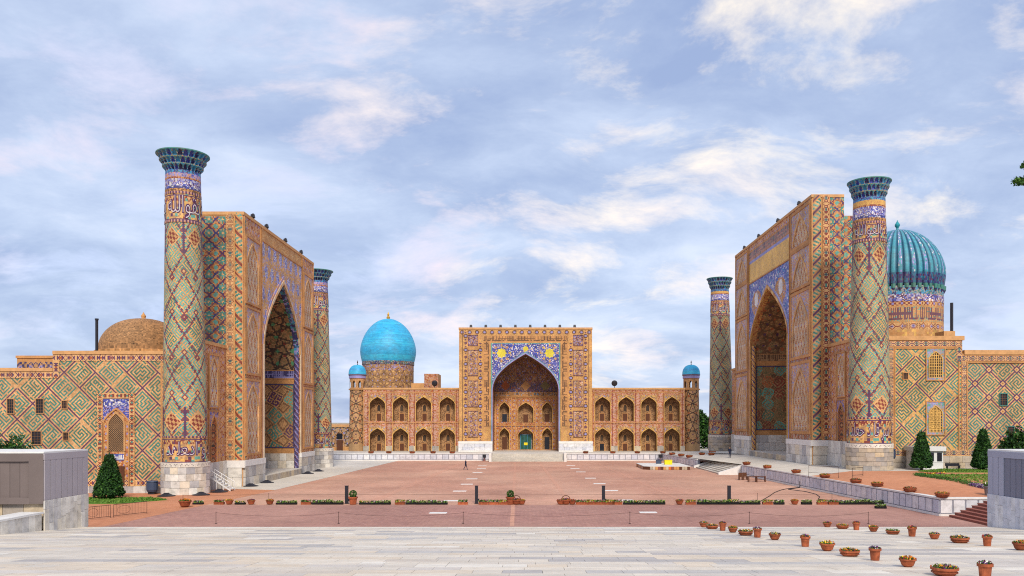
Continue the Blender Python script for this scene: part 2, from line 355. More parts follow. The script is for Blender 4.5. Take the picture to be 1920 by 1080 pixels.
class Arch:
    """pointed arch: half width a, springing vs, apex va, base vb, fullness e"""
    def __init__(s, uc, a, vb, vs, va, e=1.9): s.uc, s.a, s.vb, s.vs, s.va, s.e = uc, a, vb, vs, va, e
    def grown(s, w): return Arch(s.uc, s.a+w, s.vb, s.vs, s.va+w*1.35, s.e)
    def half(s, v):
        f = np.clip((v-s.vs)/(s.va-s.vs), 0, 1); return np.where(v > s.va, -1, s.a*(1-f**s.e))
    def inside(s, u, v): return (np.abs(u-s.uc) < s.half(v)) & (v > s.vb)
    def pts(s, v0=None, k=12):
        f = np.sin(np.linspace(0, pi/2, k+1)); L_ = [(s.uc-s.a, s.vb if v0 is None else max(v0, s.vb))]
        L_ += [(s.uc-s.a*(1-x**s.e), s.vs+(s.va-s.vs)*x) for x in f]
        return L_+[(2*s.uc-u, v) for u, v in L_[::-1][1:]]

# ------------------------------------------------------------------ ornament (each returns a palette index for every tile)
GLY = [[r.split()[0] for r in g.strip().splitlines()] for g in ("""
#########
........#
#######.#
#.....#.#
#.###.#.#
#.#.#.#.#
#.#.###.#
#.#.....#
#.#######""", """
#.#.#.#.#
#.#.#.#.#
#.#.#.#.#
#########
.........
#########
#.......#
#.#####.#
#.#...#.#""", """
#########
#.......#
#.#####.#
#.#...#..
#.###.###
#...#....
###.#####
..#.....#
#########""", """
####.####
#..#.#..#
#.##.##.#
#.......#
#########
.........
#.#.#.###
#.#.#.#.#
#########""")]
GLY = np.array([[[c == '#' for c in r] for r in g] for g in GLY])
G13 = np.zeros((4, 13, 13), bool)
for q in range(4):
    G13[q, 2:11, 2:11] = GLY[q]; G13[q, 0, :] = True; G13[q, 12, 3:] = True; G13[q, :, 0] = True; G13[q, 2:, 12] = True; G13[q, 0, 9 if q % 2 else 4] = False; G13[q, 6+q % 3, 0] = False; G13[q, 1, 6] = q % 2 == 0; G13[q, 6, 11] = q > 1
def glyph13(a, b, bi, bj, seed=0.):
    k = (hsh(bi, bj, 2+seed)*4).astype(int); r = (hsh(bi, bj, 5+seed)*4).astype(int)
    x = np.where(r % 2 == 0, a, b); y = np.where(r % 2 == 0, b, a); x = np.where(r >= 2, 12-x, x); ok = (x >= 0) & (x < 13) & (y >= 0) & (y < 13)
    return ok & G13[k, np.clip(y, 0, 12), np.clip(x, 0, 12)]
def glyph(a, b, bi, bj, seed=0.):
    k = (hsh(bi, bj, 2+seed)*4).astype(int); r = (hsh(bi, bj, 5+seed)*4).astype(int)
    x = np.where(r % 2 == 0, a, b); y = np.where(r % 2 == 0, b, a); x = np.where(r >= 2, 8-x, x)
    ok = (x >= 0) & (x < 9) & (y >= 0) & (y < 9)
    return ok & GLY[k, np.clip(y, 0, 8), np.clip(x, 0, 8)]
def p_kufic(bgc=('buff2', 'peach', 'buff'), st=('kteal', 'kteal2', 'teal', 'kteal'), ln=('purple', 'purple', 'plum'), M=16, keep=.85, seed=0.):
    def f(u, v, i, j):
        bi, bj = i//M, j//M; a, b = i % M, j % M
        line = ((a == 0) & (hsh(bi, bj, 1+seed) < keep)) | ((b == 0) & (hsh(bi, bj, 3+seed) < keep))
        g = glyph13(a-2, b-2, bi, bj, seed)
        out = K(*bgc)[(hsh(i, j)*len(bgc)).astype(int)]
        out = np.where(g, K(*st)[(hsh(bi, bj, 9)*len(st)).astype(int)], out)
        return np.where(line, K(*ln)[(hsh(bi+0*i, 0*bj, 4)*len(ln)).astype(int)], out)
    return f
def p_knots(p=2.4):
    """plain lattice of diamonds with knots at the crossings"""
    k = p_kufic(M=16, keep=1.1, seed=3.)
    def f(u, v, i, j):
        o = k(u, v, i, j); a, b = (i+2) % 16, (j+2) % 16
        ring = (np.maximum(abs(a-2), abs(b-2)) == 2); mid = np.maximum(abs(a-2), abs(b-2)) < 2
        return np.where(ring, K('purple')[0], np.where(mid, np.where((a == 2) & (b == 2), K('rust')[0], K('buff2')[0]), o))
    return f
def p_minaret(C, v0, v1, nrep=5, P_=8.6, bgc=('buff', 'peach', 'buff', 'gold'), st=('kteal2', 'mint', 'mint', 'turq')):
    def f(u, v, i, j):
        pu = C/nrep; ph = (u/pu) % 1.
        out = K(*bgc)[(hsh(i, j)*len(bgc)).astype(int)]
        g = glyph(i % 10, j % 10, i//10, j//10, 7.); out = np.where(g, K(*st)[(hsh(i//10, j//10)*len(st)).astype(int)], out)
        for k in (0, 1):                                                      # stepped diamonds in staggered columns
            T = 1-2*abs(((ph+k*.5) % 1.)-.5); T = .6*np.floor(T*5+.5)/5+.4*T
            r = ((v-v0-2.3-4.5*k+4.5) % 9.)-4.5; d = abs(abs(r)-2.25*T)
            out = np.where((d < .2) & (abs(r) < 2.6), np.where((i//3+j//3) % 3 > 0, K('wine')[0], K('purple')[0]), out)
            kn = abs(((ph+k*.5) % 1.)-.5)*pu+abs(abs(r)-2.55); out = np.where((kn < .42), np.where(kn < .18, K('buff2')[0], K('wine')[0]), out)
        for vm in (v0+1.6, v1-1.6):                                           # red word medallions top and bottom
            du = (((u/pu) % 1.)-.5)*pu; q = abs(du)+abs(v-vm)
            out = np.where(q < 1.15, np.where(q > .95, K('buff2')[0], np.where(((i//2+(j//3)) % 2 == 0), K('red')[0], K('buff')[0])), out)
            e = abs(((u/pu+.5) % 1.)-.5)*pu; out = np.where((abs(v-vm) < 1.7) & (e < .16), K('purple')[0], out)
        return out
    return f
def p_lattice(p=1.75):
    def f(u, v, i, j):
        x, y = (u/p) % 1.-.5, (v/p) % 1.-.5; r = np.hypot(x, y); th = np.arctan2(y, x)
        out = np.where(hsh(i, j) < .3, K('rust')[0], K('orange')[0])
        fl = r < .27+.07*np.cos(8*th); out = np.where(fl, np.where(hsh(i, j, 2) < .75, K('teal')[0], K('turq')[0]), out); out = np.where(r < .09, K('buff2')[0], out)
        for cx, cy in ((.5, 0), (0, .5)):
            dx = np.minimum(abs(x-cx), abs(x+cx)); dy = np.minimum(abs(y-cy), abs(y+cy)); m = np.maximum(dx, dy) < .24
            out = np.where(m & (abs(dx-dy) < .075), K('navy')[0] if cx else K('purple')[0], out)
        dx = .5-abs(x); dy = .5-abs(y); out = np.where(dx+dy < .2, K('turq')[0], out)
        return out
    return f
def p_spiral(p=1.9, k=.9, v0=0.):
    def f(u, v, i, j):
        t = ((v+k*u)/p) % 1.; s = ((v-k*.5*u)/.55) % 1.
        out = np.where(s < .45, K('buff2')[0], np.where(hsh(np.floor((v+k*u)/p), np.floor(v/.5)) < .6, K('teal')[0], K('turq')[0]))
        out = np.where((t < .2), K('red')[0] if k > 0 else K('purple')[0], out); return np.where((t > .2) & (t < .32) | (t > .9), K('orange')[0], out)
    return f
def p_twist(p, names):
    return lambda u, v, i, j: K(*names)[(np.floor((v+1.3*u)/p*len(names)) % len(names)).astype(int)]
def p_chain(w, p, along='v', c=('buff2', 'red', 'teal', 'purple'), uc=0.):
    def f(u, v, i, j):
        a, b = (v, u) if along == 'v' else (u, v)
        x = (a/p) % 1.-.5; y = (b-uc)/w
        d = abs(x)*2+abs(y)*2; e = (1-abs(x)*2)+abs(y)*2
        out = np.full(len(u), K(c[0])[0]); out = np.where((abs(d-.78) < .14) | (abs(e-.78) < .10), K(c[1])[0], out)
        out = np.where(d < .42, K(c[2])[0], out); out = np.where(d < .18, K(c[3])[0], out); out = np.where(abs(y) > .43, K('orange')[0], out)
        return out
    return f
def p_girih(p=1.6, line='plum', bgc=('buff', 'buff2', 'peach'), star='turq', t=.055, star2='lav'):
    def f(u, v, i, j):
        out = K(*bgc)[(hsh(i, j)*len(bgc)).astype(int)]; x, y = u/p, v/p
        m = np.zeros(len(u), bool)
        for an, off in ((.393, .2), (1.178, .2), (1.963, .2), (2.749, .2)):
            q = (x*cos(an)+y*sin(an)); d = abs((q-off) % 1.); d = np.minimum(d, 1-d); m |= d < t
        rx, ry = (x % 1.)-.5, (y % 1.)-.5; r = np.hypot(rx, ry); out = np.where(m, K(line)[0], out)
        out = np.where(r < .13, K(star)[0], out); rx, ry = ((x+.5) % 1.)-.5, ((y+.5) % 1.)-.5
        return np.where(np.hypot(rx, ry) < .09, K(star2)[0], out)
    return f
def p_flecks(names, w, blob=.0):
    cw = np.cumsum(w)/sum(w)
    def f(u, v, i, j):
        h = hsh(i, j, 6); h2 = hsh(i//2, j//2, 8); h = np.where(h2 < blob, hsh(i//2, j//2, 3), h)
        return K(*names)[np.searchsorted(cw, np.clip(h, 0, .9999))]
    return f
def p_script(v0, v1, bgc='navy', ink='white', w=.34, along='u', fleck='cyan'):
    def f(u, v, i, j):
        a, b = (u, v) if along == 'u' else (v, u); y = (b-v0)/(v1-v0); k = np.floor(a/w); fr = (a/w) % 1.
        tall = hsh(k, 0, 2) < .5; st = (fr < .5) & np.where(tall, (y > .2) & (y < .9), (y > .2) & (y < .2+.35*hsh(k, 0, 4)))
        base = (y > .14) & (y < .3) & (hsh(k, 0, 6) < .75); loop = (abs(y-.55) < .08) & (hsh(np.floor(a/w/3), 0, 7) < .5)
        out = np.where(hsh(i, j) < .16, K(fleck)[0], K(bgc)[0]); out = np.where(st | base | loop, K(ink)[0], out)
        return np.where((y < .07) | (y > .93), K('orange')[0], out)
    return f
def p_rings(p=1.5, bgc=('orange', 'gold', 'buff'), ring='brown', core='lav', along=None):
    def f(u, v, i, j):
        x, y = (u/p) % 1.-.5, (v/p) % 1.-.5; r = np.hypot(x, y)
        out = K(*bgc)[(hsh(i, j)*len(bgc)).astype(int)]; out = np.where(r < .33, K(ring)[0], out)
        out = np.where(r < .22, np.where(hsh(np.floor(u/p), np.floor(v/p)) < .5, K(core)[0], K('plum')[0]), out)
        x2, y2 = ((u/p+.5) % 1.)-.5, ((v/p) % 1.)-.5; return np.where(abs(x2)+abs(y2) < .14, K('purple')[0], out)
    return f
def p_net(p=1.25, bgc=('beige', 'beige', 'buff2'), line='rust'):
    """pale niche filling: a net of long lozenges"""
    def f(u, v, i, j):
        a, b = u/p, v/(p*2.1); out = K(*bgc)[(hsh(i, j)*len(bgc)).astype(int)]
        for s in (1, -1):
            d = (a+s*b) % 1.; d = np.minimum(d, 1-d); out = np.where(d < .07, K(line)[0], out)
        x = abs((a % 1.)-.5); return np.where((x < .07) & (((b*2) % 1.) < .16), K('lav')[0], out)
    return f
def p_brick(bgc=('buff', 'brickl', 'brickd', 'buff2')):
    return lambda u, v, i, j: K(*bgc)[(hsh(i, j)*len(bgc)).astype(int)]
def p_tumbled(bgc=('tan', 'brickl', 'buff'), st=('teal', 'teal', 'turq'), ln='purple', p=2.6):
    """kufic words tumbling in all directions"""
    def f(u, v, i, j):
        bi, bj = np.floor(u/p), np.floor(v/p); an = .45+hsh(bi, bj)*.7
        x, y = u-(bi+.5)*p, v-(bj+.5)*p; a = np.floor((x*np.cos(an)+y*np.sin(an))/.2+4.5).astype(int); b = np.floor((-x*np.sin(an)+y*np.cos(an))/.2+4.5).astype(int)
        g = glyph(a, b, bi, bj, 1.); out = K(*bgc)[(hsh(i, j)*len(bgc)).astype(int)]
        c = np.where(hsh(bi, bj, 6) < .2, K(ln)[0], K(*st)[(hsh(bi, bj, 2)*len(st)).astype(int)]); out = np.where(g, c, out)
        return np.where((np.maximum(abs(a-4), abs(b-4)) == 6), K('brown')[0], out)
    return f
def wmask(*arches): return lambda u, v: ~np.any([a.inside(u, v) for a in arches], axis=0)

# ------------------------------------------------------------------ shared small meshes
def unit_block():
    bm = bmesh.new(); bmesh.ops.create_cube(bm, size=1); bmesh.ops.bevel(bm, geom=bm.edges[:], offset=.035, segments=1, affect='EDGES')
    me = bpy.data.meshes.new('block'); bm.to_mesh(me); bm.free(); return me
BLOCKS = {}
def block(parent, name, mat, c, size, rz=0.):
    if mat not in BLOCKS:
        BLOCKS[mat] = unit_block(); BLOCKS[mat].materials.append(MAT[mat])
    o = bpy.data.objects.new(name, BLOCKS[mat]); COL.objects.link(o); o.parent = parent
    o.location = Vector(c)-world_of(parent); o.scale = size; o.rotation_euler = (0, 0, rz); return o
def world_of(o):
    w = Vector((0, 0, 0))
    while o is not None: w += o.location; o = o.parent
    return w
def course(parent, fr, u0, u1, rows, avg, d=.3, mat='plinth', name='stone_block', gap=.025):
    """rows of separate stone blocks; rows = [(v0, v1), ...]"""
    rz = atan2(fr.ud[1], fr.ud[0])
    for v0, v1 in rows:
        u = u0
        while u < u1-.05:
            w = min(avg*random.uniform(.65, 1.4), u1-u)
            if u1-u-w < avg*.4: w = u1-u
            block(parent, name, mat, fr.p(u+w/2, (v0+v1)/2, d/2-.02+random.uniform(-.012, .012)), (w-gap, d, v1-v0-gap), rz); u += w
def ring_course(parent, c, r, rows, nblk, mat='plinth', d=.35, name='stone_block'):
    for k, (v0, v1) in enumerate(rows):
        n = nblk+random.randint(-2, 2); ph = random.random()*6
        for q in range(n):
            a = ph+2*pi*q/n
            block(parent, name, mat, (c[0]+(r-d/2)*cos(a), c[1]+(r-d/2)*sin(a), c[2]+(v0+v1)/2), (d, 2*(r)*math.tan(pi/n)-.02, v1-v0-.025), a)
FORMS = dict(zip('bqwAlLhHdDaeEsrm', '\ufe91\ufed8\ufeee\ufe8d\ufedf\ufee0\ufeea\ufee9\ufea9\ufeaa\ufe8e\ufecb\ufecc\ufeb3\ufeae\ufee3'))
FORMS['Q'] = '\ufed7'; FORMS['W'] = '\ufeed'; FORMS['j'] = '\ufea3'; FORMS[' '] = ' '
def text_mesh(word, fr, uc, v0, v1, width, n, off=0.):
    cu = bpy.data.curves.new('letters', 'FONT'); cu.body = ''.join(FORMS[c] for c in reversed(word)); cu.resolution_u = 2; cu.offset = off
    o = bpy.data.objects.new('letters', cu); COL.objects.link(o); bpy.context.view_layer.update()
    m = o.evaluated_get(bpy.context.evaluated_depsgraph_get()).to_mesh()
    co = np.array([v.co[:2] for v in m.vertices]); fs = [tuple(p.vertices) for p in m.polygons]
    o.evaluated_get(bpy.context.evaluated_depsgraph_get()).to_mesh_clear(); bpy.data.objects.remove(o); bpy.data.curves.remove(cu)
    lo, hi = co.min(0), co.max(0); t = (co-lo)/(hi-lo)
    P3 = fr(uc+(t[:, 0]-.5)*(width+2*off), v0-off+t[:, 1]*(v1-v0+2*off), np.full(len(t), n))
    me = bpy.data.meshes.new('letters'); me.from_pydata([tuple(p) for p in P3], [], fs); me.update(); return me
def inscription(parent, word, fr, uc, v0, v1, width, n):
    put('lettering_outline', text_mesh(word, fr, uc, v0, v1, width, n, .04), parent, MAT['outline'])
    put('lettering', text_mesh(word, fr, uc, v0, v1, width, n+.025, -.022), parent, MAT['letter'])
#@@PART2
# ------------------------------------------------------------------ ground and setting
def ground_y(y, z=0.): return (HC-z)*FPX/(y-HY)
def at(x, y, z=0.):                                             # a spot on the level z, read off the photograph
    Y = ground_y(y, z); return ((x-HX)*Y/FPX, Y)
def structure(name, mb, mat): return tag(mb.build(name, MAT[mat]), kind='structure')
structure('ground', MB().add([(-3000, -200, -.3), (3000, -200, -.3), (3000, 5000, -.3), (-3000, 5000, -.3)], [(0, 1, 2, 3)]), 'earth')
structure('brick_square', MB().add([(-75, 55, 0), (45, 55, 0), (45, 174, 0), (-75, 174, 0)], [(0, 1, 2, 3)]), 'square')
structure('front_pavement', MB().prism([(-33.4, 58.9), (45, 58.9), (45, 81.3), (-31.9, 81.3)], -.1, .006), 'mauve')
structure('side_path', MB().prism([(-33.6, 60), (-30.2, 99), (-36.5, 101), (-75, 101), (-75, 60)], -.1, .012), 'ochre')
structure('pale_pavement', MB().prism([(-30.3, 99.2), (-27.2, 173), (-45, 173), (-45, 101), (-36.4, 101.3)], -.1, .024), 'light')
def strip(name, p, q, w, z=.01, mat='band'):
    p, q = Vector((*p, 0)), Vector((*q, 0)); d = (q-p).normalized().cross(Vector((0, 0, 1)))*w/2
    return structure(name, MB().prism([(p-d)[:2], (q-d)[:2], (q+d)[:2], (p+d)[:2]], -.1, z), mat)
strip('paving_band', at(1012, 868), at(1068, 941), .5); strip('paving_band', at(1118, 868), at(1284, 941), .5)
strip('paving_band', at(866, 868), at(690, 944), .9); strip('paving_band', at(966, 866), at(960, 986), .35)
strip('paving_band', at(640, 896), at(380, 940), .7)

# marble forecourt in the foreground: it falls gently away from the viewer and ends in steps
Y0, TR, PER = 55.9, 2.0, .15
def tread_z(Y): return 5.3-.075*Y if Y <= Y0 else 0.
def fore(x, y):
    Y = 2.9/((y-HY)/FPX-.075); return ((x-HX)*Y/FPX, Y)
mb = MB(); mb.add([(x, y, z) for x in (-46, 46) for y, z in ((Y0-42, -.2), (Y0, -.2), (Y0, tread_z(Y0)-.06), (Y0-42, tread_z(Y0-42)-.06))], [(0, 1, 2, 3), (7, 6, 5, 4), (0, 4, 5, 1), (1, 5, 6, 2), (2, 6, 7, 3), (3, 7, 4, 0)])
for k in range(7): mb.box(-46, 46, Y0+k*.42, Y0+(k+1)*.42, -.2, 1.02-.15*k)
steps = structure('marble_forecourt', mb, 'joint'); OFF[steps.name] = Vector((0, 0, 0))
SLABC = ['m0', 'm1', 'm2', 'm3', 'm4', 'm5', 'm7', 'm1', 'm0', 'm6', 'm2', 'm4', 'm0', 'm1', 'm0', 'm2']
def slab_mesh(col):
    t = TM(); c = [(x, y, z) for z in (-.5, .5) for (x, y) in ((-.5, -.5), (.5, -.5), (.5, .5), (-.5, .5))]
    t.add(c, [(4,5,6,7),(0,1,5,4),(1,2,6,5),(2,3,7,6),(3,0,4,7)], np.resize(PAL[PK[col]], (5, 4))); me = t.mesh('paving_slab'); me.materials.append(MARBLE); return me
SLABM = [slab_mesh(c) for c in SLABC]; near, rest = [], TM()
for k in range(21):
    for r in range(2):
        ya = Y0-TR*(k+1)+r*TR/2; lim = min(45, (ya+1)*.66+2); x = -lim-random.random()
        run = random.randrange(len(SLABC))
        while x < lim:
            w = random.uniform(.8, 2.2)
            if random.random() < .45: run = random.randrange(len(SLABC))
            if k == 0 and r == 1: run = random.choice((6, 1, 6))
            near.append((ya, x, w, run, tread_z(ya+TR/4))); x += w
near.sort(key=lambda s: (not (26.0 < s[0] < 60 and -.62*s[0] < s[1] < .6*s[0]), s[0]))
for q, (ya, x, w, ci, z) in enumerate(near):
    d = random.uniform(0, .004)
    if q < 300:
        o = bpy.data.objects.new('paving_slab', SLABM[ci]); COL.objects.link(o); o.parent = steps
        o.location = (x+w/2, ya+TR/4, z-.03+d); o.scale = (w-.014, TR/2-.014, .06); o.rotation_euler = (-math.atan(.075), 0, 0)
    else:
        x0, x1, y0, y1, z0, z1 = x+.007, x+w-.007, ya+.007, ya+TR/2-.007, z-.06+d, z+d; sl_ = .075*TR/4
        rest.add([(x0,y0,z0+sl_),(x1,y0,z0+sl_),(x1,y1,z0-sl_),(x0,y1,z0-sl_),(x0,y0,z1+sl_),(x1,y0,z1+sl_),(x1,y1,z1-sl_),(x0,y1,z1-sl_)], [(4,5,6,7),(0,1,5,4),(1,2,6,5),(2,3,7,6),(3,0,4,7)],
                 np.resize(PAL[PK[SLABC[ci]]]*np.array([1, 1, 1, 0])*random.uniform(.93, 1.05), (5, 4)))
tag(rest.build('paving_slabs', steps, MARBLE), kind='stuff')

# raised terraces on the right and in front of the far building
WA, WB, WC, WD = (35.5, 71.9), (32.5, 127.), (29.7, 147.), (27.5, 172.9)
def wall_x(Y):
    p, q = (WA, WB) if Y < 127 else ((WB, WC) if Y < 147 else (WC, WD))
    t = min(1, max(0, (Y-p[1])/(q[1]-p[1]))); return p[0]+t*(q[0]-p[0])
def terr(X, Y): return 1.6+min(.6, max(0., .12*(X-wall_x(Y))))*(max(0., min(1., (Y-74)/9)) if Y < 150 else max(0, 1-(Y-150)/15))-(.1 if Y > 168 else 0)
def sheet(name, mat, inside, x0, x1, y0, y1, dz, nx=40, ny=50):
    mb = MB(); vs = {}
    for j in range(ny+1):
        Y = y0+(y1-y0)*j/ny
        for i in range(nx+1):
            xl = max(x0, wall_x(Y)+.1); X = xl+(x1-xl)*(i/nx)**1.5; vs[i, j] = len(mb.v); mb.v.append((X, Y, terr(X, Y)+dz))
    for j in range(ny):
        for i in range(nx):
            q = (vs[i, j], vs[i+1, j], vs[i+1, j+1], vs[i, j+1]); c = [sum(mb.v[k][a] for k in q)/4 for a in (0, 1)]
            if inside(*c): mb.f.append(q)
    return tag(put(name, mb.mesh(name, True), None, MAT[mat]), kind='structure')
sheet('terrace_pavement', 'light', lambda X, Y: Y > 100.5, 0, 60, 100.5, 172, 0.)
sheet('terrace_path', 'ochre', lambda X, Y: True, 0, 75, 72, 100.5, 0.)
sheet('terrace_end_path', 'ochre', lambda X, Y: True, 39.9, 75, 56.5, 72, 0., 20, 6)
structure('far_terrace', MB().box(-48, 60, 173.1, 260, -.2, 1.5), 'light')

def retaining_wall(label, p, q, h, n, seg, skip=0.):
    th = thing('retaining_wall', label, 'wall', (*p, 0)); p, q = np.array(p), np.array(q); d = (q-p)/np.linalg.norm(q-p); L_ = np.linalg.norm(q-p)
    nd = np.array([d[1], -d[0]]); nd = nd if nd@np.array(n) > 0 else -nd; fr = Plane((*p, 0), (*d, 0), (*nd, 0))
    MB().obox(fr, 0, L_, -.1, h-.14, -.5, 0).build('wall', MAT['wallcore'], th)
    MB().obox(fr, -.06, L_+.06, h-.14, h+.012, -.55, .09).build('coping', MAT['cap'], th)
    MB().obox(fr, 0, L_, 0, .2, 0, .07).build('base_course', MAT['cap'], th)
    k = max(1, round(L_/seg)); w = L_/k; rz = atan2(d[1], d[0])
    for i in range(k): block(th, 'marble_panel', 'panel', fr.p((i+.5)*w, .2+(h-.34)/2, .02), (w-.14, .07, h-.5), rz)
    return th
retaining_wall('long white marble retaining wall slanting along the terrace, brown steps at its near end', WA, WB, 1.6, (-1, 0), 1.15)
retaining_wall('short marble retaining wall between the pale staircase and the far terrace corner', WC, WD, 1.5, (-1, 0), 1.1)
retaining_wall('marble retaining wall below the far building, from the corner to its steps', (7.5, 172.9), WD, 1.5, (0, -1), 1.25)
retaining_wall('marble retaining wall below the blue dome, left of the far steps', (-42, 172.9), (-7.9, 172.9), 1.5, (0, -1), 1.25)
retaining_wall('marble end wall facing the foreground beside the brown steps', WA, (39.9, 71.9), 1.6, (0, -1), 1.1)

def stair(label, name, x0, x1, n, rise, mat, axis, lo, hi, z0=0., joint=True):
    """axis 'x': climbs from x0 to x1, spans lo..hi in y; axis 'y': climbs from x0 to x1 along y"""
    th = thing(name, label, 'stairs', (x0, lo, z0) if axis == 'x' else (lo, x0, z0))
    for k in range(n):
        a = x0+(x1-x0)*k/n; z = z0+rise*(k+1)/n
        b = (a, x1, lo, hi, z0-.1, z) if axis == 'x' else (lo, hi, a, x1, z0-.1, z)
        mb = MB()
        if axis == 'x': mb.box(a, x0+(x1-x0)*(k+1)/n+.02, lo, hi, z0-.1, z-.05); mb.box(a-.05, x0+(x1-x0)*(k+1)/n, lo-.01, hi+.01, z-.05, z)
        else: mb.box(lo, hi, a, x0+(x1-x0)*(k+1)/n+.02, z0-.1, z-.05); mb.box(lo-.01, hi+.01, a-.05, x0+(x1-x0)*(k+1)/n, z-.05, z)
        mb.build('step', MAT[mat], th)
    return th
stair('red brown granite steps climbing to the orange terrace beside the grey box', 'granite_staircase', 36.0, 39.9, 8, 1.6, 'redbrown', 'x', 56.2, 71.3)
th = stair('broad pale stone staircase from the square up to the side terrace', 'stone_staircase', 29.4, 33.2, 8, 1.62, 'light', 'x', 128.2, 146.2)
for yy in (127.6, 146.5):
    MB().add([(29.0, yy-.3, 0), (33.4, yy-.3, 0), (33.4, yy-.3, 1.75), (29.0, yy-.3, .35), (29.0, yy+.3, 0), (33.4, yy+.3, 0), (33.4, yy+.3, 1.75), (29.0, yy+.3, .35)],
             [(0,1,2,3),(7,6,5,4),(0,4,5,1),(1,5,6,2),(2,6,7,3),(3,7,4,0)]).build('cheek_wall', MAT['cap'], th)
th = stair('wide pale stone steps leading up to the central gate', 'gate_staircase', 168.6, 173.2, 9, 1.5, 'light', 'y', -7.6, 7.1)
for xx in (-7.85, 7.35): MB().box(xx-.25, xx+.25, 168.2, 173.0, 0, 1.75).build('cheek_wall', MAT['cap'], th)

# ------------------------------------------------------------------ minarets
def minaret(label, c, r0, r1, rcap, vp, vb, vt, vu, vc, vtop, words, lean=(0, 0), gold=False, rough=False):
    """vp plinth top, vb lower script top, vt shaft top, vu upper script top, vc capital foot, vtop top"""
    th = thing('minaret', label, 'minaret', c); ang = atan2(-c[1], -c[0])
    rf = lambda v: r0+(r1-r0)*np.clip((v-vp)/(vc-vp), 0, 1)
    fr = Cyl(c, r0, rf, ang, lean); C = 2*pi*r0; n2 = 2*round(C/(2*.1)); h = C/n2; cs = h*sqrt(2)
    rp = r0+.17
    MB().lathe([(rp-.12, -.1), (rp-.12, vp)], 40, c).build('plinth', MAT['joint'], th)
    rows = np.linspace(0, vp-.5, 5 if not rough else 6)
    ring_course(th, c, rp, list(zip(rows[:-1], rows[1:])), 18, 'rough_stone' if rough else 'plinth')
    t = TM(); t.grid(Cyl(c, r0, lambda v: rp+.05+0*v, ang), -C/2, C/2, vp-.5, vp, .12,
                     lambda u, v, i, j: np.where((((u/.55) % 1.) < .5) & (abs(v-vp+.25) < .14) & ((i+j) % 2 == 0), K('grey')[0], K('m7')[0]))
    t.lathe([(rp+.05, vp-.5), (r0-.2, vp-.5)], 40, c, ['m7']); t.lathe([(rp+.05, vp), (r0-.2, vp+.02)], 40, c, ['m7']); t.build('white_cornice', th)
    sh = TM().grid(fr, -C/2, C/2, vb, vt, cs, p_minaret(C, vb, vt), diamond=True).build('shaft', th)
    for a, b in ((vb-.22, vb), (vt, vt+.3), (vu-.3, vu)):
        TM().grid(fr, -C/2, C/2, a, b, .11, lambda u, v, i, j: np.where((i//2) % 2 == 0, K('purple')[0], np.where(j % 3 == 0, K('orange')[0], K('pink')[0])), n=.05).build('border_ring', th)
    for a, b, nm in ((vp+.0, vb-.22, 'lower'), (vt+.3, vu-.3, 'upper')):
        def pb(u, v, i, j, a=a, b=b):
            y = (v-a)/(b-a); o = K('buff', 'gold', 'buff2', 'tan')[(hsh(i//2, j//2)*4).astype(int)]; hs = hsh(i//3, j//3, 4)
            o = np.where(hs < .12, K('turq')[0], np.where(hs < .24, K('purple')[0], np.where(hs < .32, K('red')[0], o)))
            z = abs(((u/.75) % 1.)-.5)
            o = np.where((abs(y-.94) < .03) | (abs(y-.03) < .025), K('purple')[0], o)
            return np.where((y > .74) & (y < .92) & (abs(z-(.92-y)*2.2) < .1), K('red')[0], o)
        bd = TM().grid(fr, -C/2, C/2, a, b, .115, pb, n=.02).build('inscription_band', th)
        lo, hi = (a+.14*(b-a), a+.86*(b-a)) if nm == 'lower' else (a+.06*(b-a), a+.95*(b-a))
        for q in (-1, 0, 1):
            inscription(bd, words[0] if nm == 'lower' else words[1], fr, q*C/3+.1, lo, hi, C*.3, .07)
    # glazed collar under the capital
    rows = [(.0, .12, ('orange', 'brown'), (1, 1)), (.12, .24, ('navy', 'white', 'blue'), (4, 1, 2)), (.24, .6, ('lav', 'white', 'blue', 'purple', 'pink'), (5, 3, 4, 2, 1)),
            (.6, .68, ('orange', 'red'), (1, 1)), (.68, .86, ('gold', 'gold', 'orange') if gold else ('lav', 'pink', 'blue'), (2, 2, 1)), (.86, 1., ('cyan', 'blue', 'teal', 'navy'), (3, 2, 1, 2))]
    def pcol(u, v, i, j):
        o = None
        for a, b, nm, w in rows:
            q = p_flecks(nm, w, .3)(u, v, i, j); o = q if o is None else np.where(v >= vu+a*(vc-vu), q, o)
        return o
    col = TM().grid(fr, -C/2, C/2, vu, vc, .1, pcol, n=.03)
    col.build('glazed_collar', th)
    # stalactite capital: tiers of little concave niches
    nl = 26; H3 = vtop-vc
    def disp(u, v):
        t = np.clip((v-vc)/H3, 0, .9999); k = np.floor(t*3); tt = t*3-k
        base = (rcap-r1)*((k+np.clip((tt-.35)/.5, 0, 1))/3)**1.0; ph = abs(((u*nl/C+.5*k) % 1.)-.5)
        return base+.03-np.where((ph < .40*np.sqrt(np.clip(1-(tt/.82)**2, 0, 1))) & (tt > .02), .34*(rcap-r1)/1.2, 0)
    def pc(u, v, i, j):
        t = np.clip((v-vc)/H3, 0, .9999); k = np.floor(t*3); tt = t*3-k; ph = abs(((u*nl/C+.5*k) % 1.)-.5); q = .40*np.sqrt(np.clip(1-(tt/.82)**2, 0, 1))
        hh = hsh(np.floor(u*nl/C+.5*k), k, 2); o = np.where(ph < q, np.where(hh < .3, K('navy')[0], np.where(hh < .6, K('blue')[0], K('cyan')[0])), np.where(hsh(i, j, 8) < .5, K('cyan')[0], K('teal')[0]))
        o = np.where((ph > q) & (ph < q+.1), np.where(hsh(i, j) < .5, K('grey')[0], K('cyan')[0]), o)
        return np.where(tt > .86, np.where(hsh(i, j, 3) < .5, K('tan')[0], K('teal')[0]), o)
